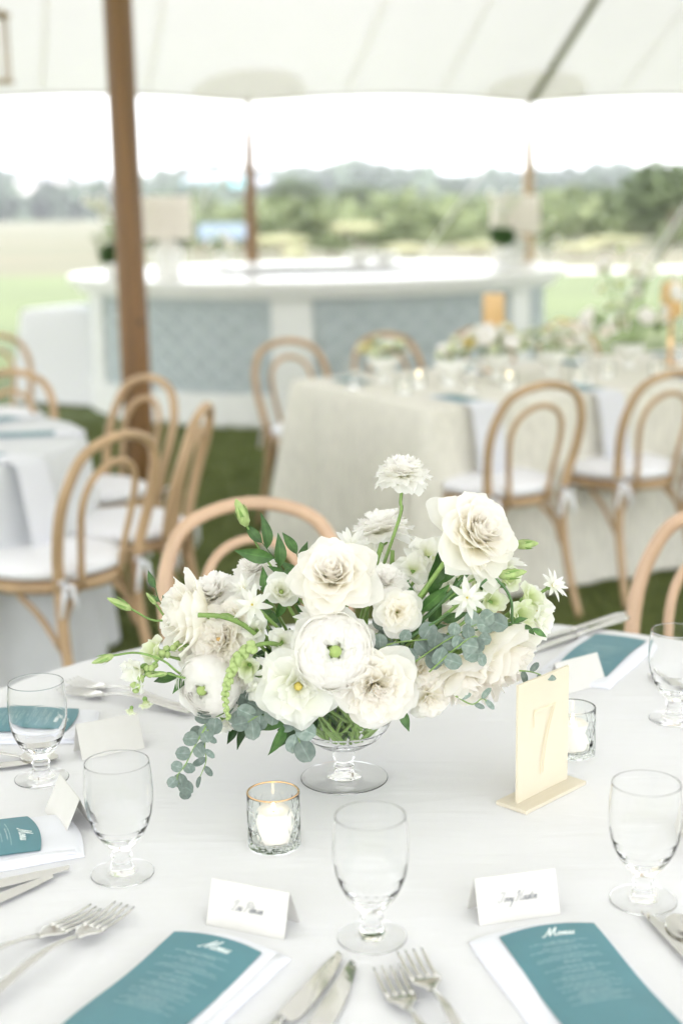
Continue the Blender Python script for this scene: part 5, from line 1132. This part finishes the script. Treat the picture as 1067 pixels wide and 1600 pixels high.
for k, s in enumerate((.22, .80, 1.38, 1.96)):
    wh = ('at the first chair', 'at the second chair', 'at the third chair', 'farthest right')[k]
    simple_napkin(cp(s, .17), LA, TZ, 'white napkin hanging over the near side of the linen table ' + wh, 'napkins along the linen table', .29)
    simple_menu(cp(s, .16), LA, TZ, 'blue menu on the near side of the linen table ' + wh, 'menus along the linen table')
    p = cp(s+.17, .33); tag(obj('water_goblet', gob_me, loc=(p.x, p.y, TZ+.0006)), 'goblet on the near side of the linen table ' + wh, 'goblet', 'goblets along the linen table')
    simple_menu(cp(s-.05, .90), LA, TZ, 'blue menu across the linen table from the napkin ' + wh, 'menus along the linen table')
    p = cp(s-.15, .70); tag(obj('water_goblet', gob_me, loc=(p.x, p.y, TZ+.0006)), 'goblet across the linen table from the napkin ' + wh, 'goblet', 'goblets along the linen table')
# centrepieces: bowl, blooms and leaves
def joined_bloom(kind, m):
    mb = MB(); pl, c = petals_for(kind)
    for me, rz, li, ty in pl:
        if li % 2 and li > 2: continue
        v = [tuple(x.co) for x in me.vertices]; f = [tuple(p.vertices) for p in me.polygons]; uv = [(.5, .2+.8*(i//11)/8) for i in range(len(v))]
        mb.add(v, f, uv, Matrix.Rotation(rz, 4, 'Z'))
    return mb.mesh('bloom', M[m], True, True)
JB = [joined_bloom('garden_rose', 'pcream'), joined_bloom('ranunculus', 'ppure'), joined_bloom('white_floret', 'pwhite'), joined_bloom('snapdragon_floret', 'pgreen')]
M['pyellow'] = petalmat('yellow_petal', (.75, .62, .15), (.85, .76, .35), (.87, .82, .52)); JY = joined_bloom('garden_rose', 'pyellow')
bowl_me = mesh('bowl', *solid([(.0005, 0), (.04, 0), (.042, .003), (.02, .012), (.014, .03), (.03, .05), (.06, .075), (.07, .11)], [(.0005, .048), (.028, .053), (.057, .077), (.067, .11)], 36), M['ceramic'])
def centrepiece(p, label, n, r, h, ym=0., seed=0, tall=0., green=.3, z0=TZ):
    rr = random.Random(seed); t = thing('flower_centrepiece', label, 'flowers', (p[0], p[1], z0+.0008), 0, 'flower centrepieces on other tables'); obj('bowl', bowl_me, t)
    for i in range(n):
        a = i*2.4; q = math.sqrt((i+.5)/n); x = r*q*math.cos(a); y = r*q*math.sin(a)*.8; z = .11+h*(1-q*q)+rr.uniform(0, .03)+(tall*rr.random()**2 if tall else 0)
        me = JY if rr.random() < ym else rr.choice(JB[:3] if rr.random() > green else JB[3:]); d = Vector((x, y, .10+.5*(1-q)*r))
        o = obj('bloom', me, t, (x, y, z), (0, 0, 0), rr.uniform(.022, .042)); o.rotation_mode = 'QUATERNION'; o.rotation_quaternion = d.to_track_quat('Z', 'Y')
        obj('stem', MB().add(*tube([(x*.9, y*.9, z-.005), (x*.5, y*.5, .11+(z-.11)*.5), (x*.15, y*.15, .06)], .002, 5, 2)).mesh('stem', M['stem']), t)
    for i in range(int(n*.9)):
        a = rr.uniform(0, 6.28); b = Vector((r*.5*math.cos(a), r*.5*math.sin(a), .10+rr.uniform(0, h)))
        put_leaf(t, rr.choice(LP+LP+LR), b, Vector((math.cos(a), math.sin(a), rr.uniform(-.2, 1))), Vector((rr.uniform(-1, 1), rr.uniform(-1, 1), 1)), rr.uniform(.04, .075))
centrepiece(cp(.26, .78), 'low green and white centrepiece at the left end of the linen table', 10, .10, .06, .05, 1, 0, .6)
centrepiece(cp(.41, .50), 'single white bloom in a small bowl left of the lit lantern', 5, .05, .06, 0, 2)
centrepiece(cp(.70, .60), 'yellow and white centrepiece below the amber lantern', 16, .16, .10, .25, 3)
centrepiece(cp(.95, .55), 'cream centrepiece in the middle of the linen table', 15, .17, .10, .08, 4)
centrepiece(cp(1.41, .60), 'tall airy white centrepiece at the right of the linen table', 28, .22, .16, .05, 5, .34)
centrepiece(cp(1.92, .55), 'white centrepiece at the far right of the linen table', 16, .18, .12, .1, 6)
def hurricane(p, label, h, m):
    t = thing('hurricane_candle', label, 'candle holder', (p[0], p[1], TZ+.0008), 0, 'candles along the linen table')
    obj('foot', mesh('foot', *lathe([(.045, 0), (.045, .006), (.012, .012), (.010, h*.55), (.03, h*.58)], 24), M['gold']), t)
    obj('shade', mesh('shade', *lathe([(.040, h*.581), (.048, h*.62), (.048, h*.97), (.044, h)], 28), M[m]), t)
hurricane(cp(.88, .88), 'tall amber pillar lantern rising above the yellow flowers', .34, 'amber')
hurricane(cp(1.67, .62), 'tall amber pillar lantern near the right edge of the frame', .37, 'amber')
vs = [(.16, .45), (.33, .62), (.50, .66), (.60, .36), (.90, .30), (1.15, .42), (1.3, .28)]
for k, (s, w) in enumerate(vs):
    p = cp(s, w); c = copy_tree(v2, kids_of()); c.location = (p.x, p.y, TZ+.0008); c['label'] = 'small glass votive on the linen table, number %s from its left end' % ('one', 'two', 'three', 'four', 'five', 'six', 'seven')[k]; c['label'] = ('cut glass votive on the linen table ' + ('closest to its left end', 'beside the low green centrepiece', 'behind the single white bloom', 'left of the first chair hoop', 'right of the yellow flowers', 'before the tall airy flowers', 'nearest the second chair hoop')[k]); c['group'] = 'votives along the linen table'
    candle((p.x, p.y, TZ+.009), r=.018, h=.04, label='lit candle in the votive ' + ('closest to the left end', 'beside the low green centrepiece', 'behind the single white bloom', 'left of the first chair hoop', 'right of the yellow flowers', 'before the tall airy flowers', 'nearest the second chair hoop')[k], group='candles in the votives of the linen table', lit=k in (1, 3))
# ------------------------------------------------------------------ things on the bar
def bar_plant(px, Y, label, wt=.16, flip=1):
    x = W(px, 400, Y).x; t = thing('potted_orchid', label, 'plant', (x, Y, 1.011), 0, 'plants on the round bar')
    obj('pot', mesh('pot', *lathe([(.05, 0), (.06, .08), (.065, .10)], 20), M['ceramic']), t)
    obj('foliage', fastmesh('foliage', leaf_cloud(700, .12, .03, (1, 1, 1.1), 6, int(px), .5), 4, M['ruscus']), t, (0, 0, .20))
    for s in (-.5, .3, .9):
        pts = [(0, 0, .1), (.03*s, 0, .35), (.10*s*flip, -.02, .52), (.20*s*flip, -.03, .58)]; obj('stem', MB().add(*tube(pts, .004, 5, 3)).mesh('stem', M['stem']), t)
        for k in range(5):
            q = .35+.16*k; b = Vector(pts[1]).lerp(Vector(pts[3]), q*.95); o = obj('bloom', JB[2], t, b+Vector((0, 0, .02*math.sin(q*3))), (1.2, 0, k*1.3), .05)
bar_plant(176, 10.95, 'dark leafy plant with pale orchids at the left end of the bar', flip=-1)
bar_plant(783, 12.6, 'dark leafy plant with pale blooms left of the right lamp on the bar')
centrepiece(W(350, 425, 12.7)[:2], 'low green and white flowers on the bar beside the middle pole', 12, .16, .10, 0, 9, .15, .5, 1.011)
centrepiece(W(855, 405, 12.9)[:2], 'white and green flowers right of the right lamp on the bar', 12, .14, .14, 0, 10, .25, .5, 1.011)
for k, (px, Y) in enumerate(((560, 12.9), (600, 12.85))):
    x = W(px, 410, Y).x
    tag(obj('ice_bucket' if k == 4 else 'bowl', mesh('bowl', *lathe([(.06, 0), (.11, .05), (.12, .09), (.11, .09), (.05, .02)], 24), M['ceramic']), loc=(x, Y, 1.011)), ('white bowl on the bar above the middle pilaster', 'white bowl on the bar, second of the row', 'white bowl on the bar, rightmost of the row', 'white bowl on the bar, leftmost of the row', 'white bowl just left of the right lamp on the bar')[k], 'bowl')
# white draped table at the far left
xl = G(35, 620, 0); 
t = thing('draped_table', 'white cloth covered square table at the left of the bar', 'table', (-1.86, 11.5, 0), -.45)
obj('table_top', mesh('table_top', *box(-.55, .55, -.38, .38, .70, .74), M['bark'], False), t)
n = 120; rows = []
def sq(a, w, h):
    c, s = math.cos(a), math.sin(a); return (w*np.sign(c)*abs(c)**.22, h*np.sign(s)*abs(s)**.22)
for k, (gr, z) in enumerate(((-.3, .745), (-.02, .745), (0, .74), (.01, .72), (.03, .5), (.055, .25), (.08, .02))):
    for i in range(n):
        a = 2*PI*i/n; x, y = sq(a, .58+gr, .40+gr); fo = 1+(.06*math.sin(a*16)*max(0, (.72-z))); rows.append((x*fo, y*fo, z))
f = grid_faces(n, 7, True); f.append(tuple(reversed(range(n)))); tag(obj('tablecloth', mesh('tablecloth', rows, f, M['linen2']), loc=(-1.86, 11.5, 0), rot=(0, 0, -.45)), 'white tablecloth on the square table left of the bar', 'tablecloth')
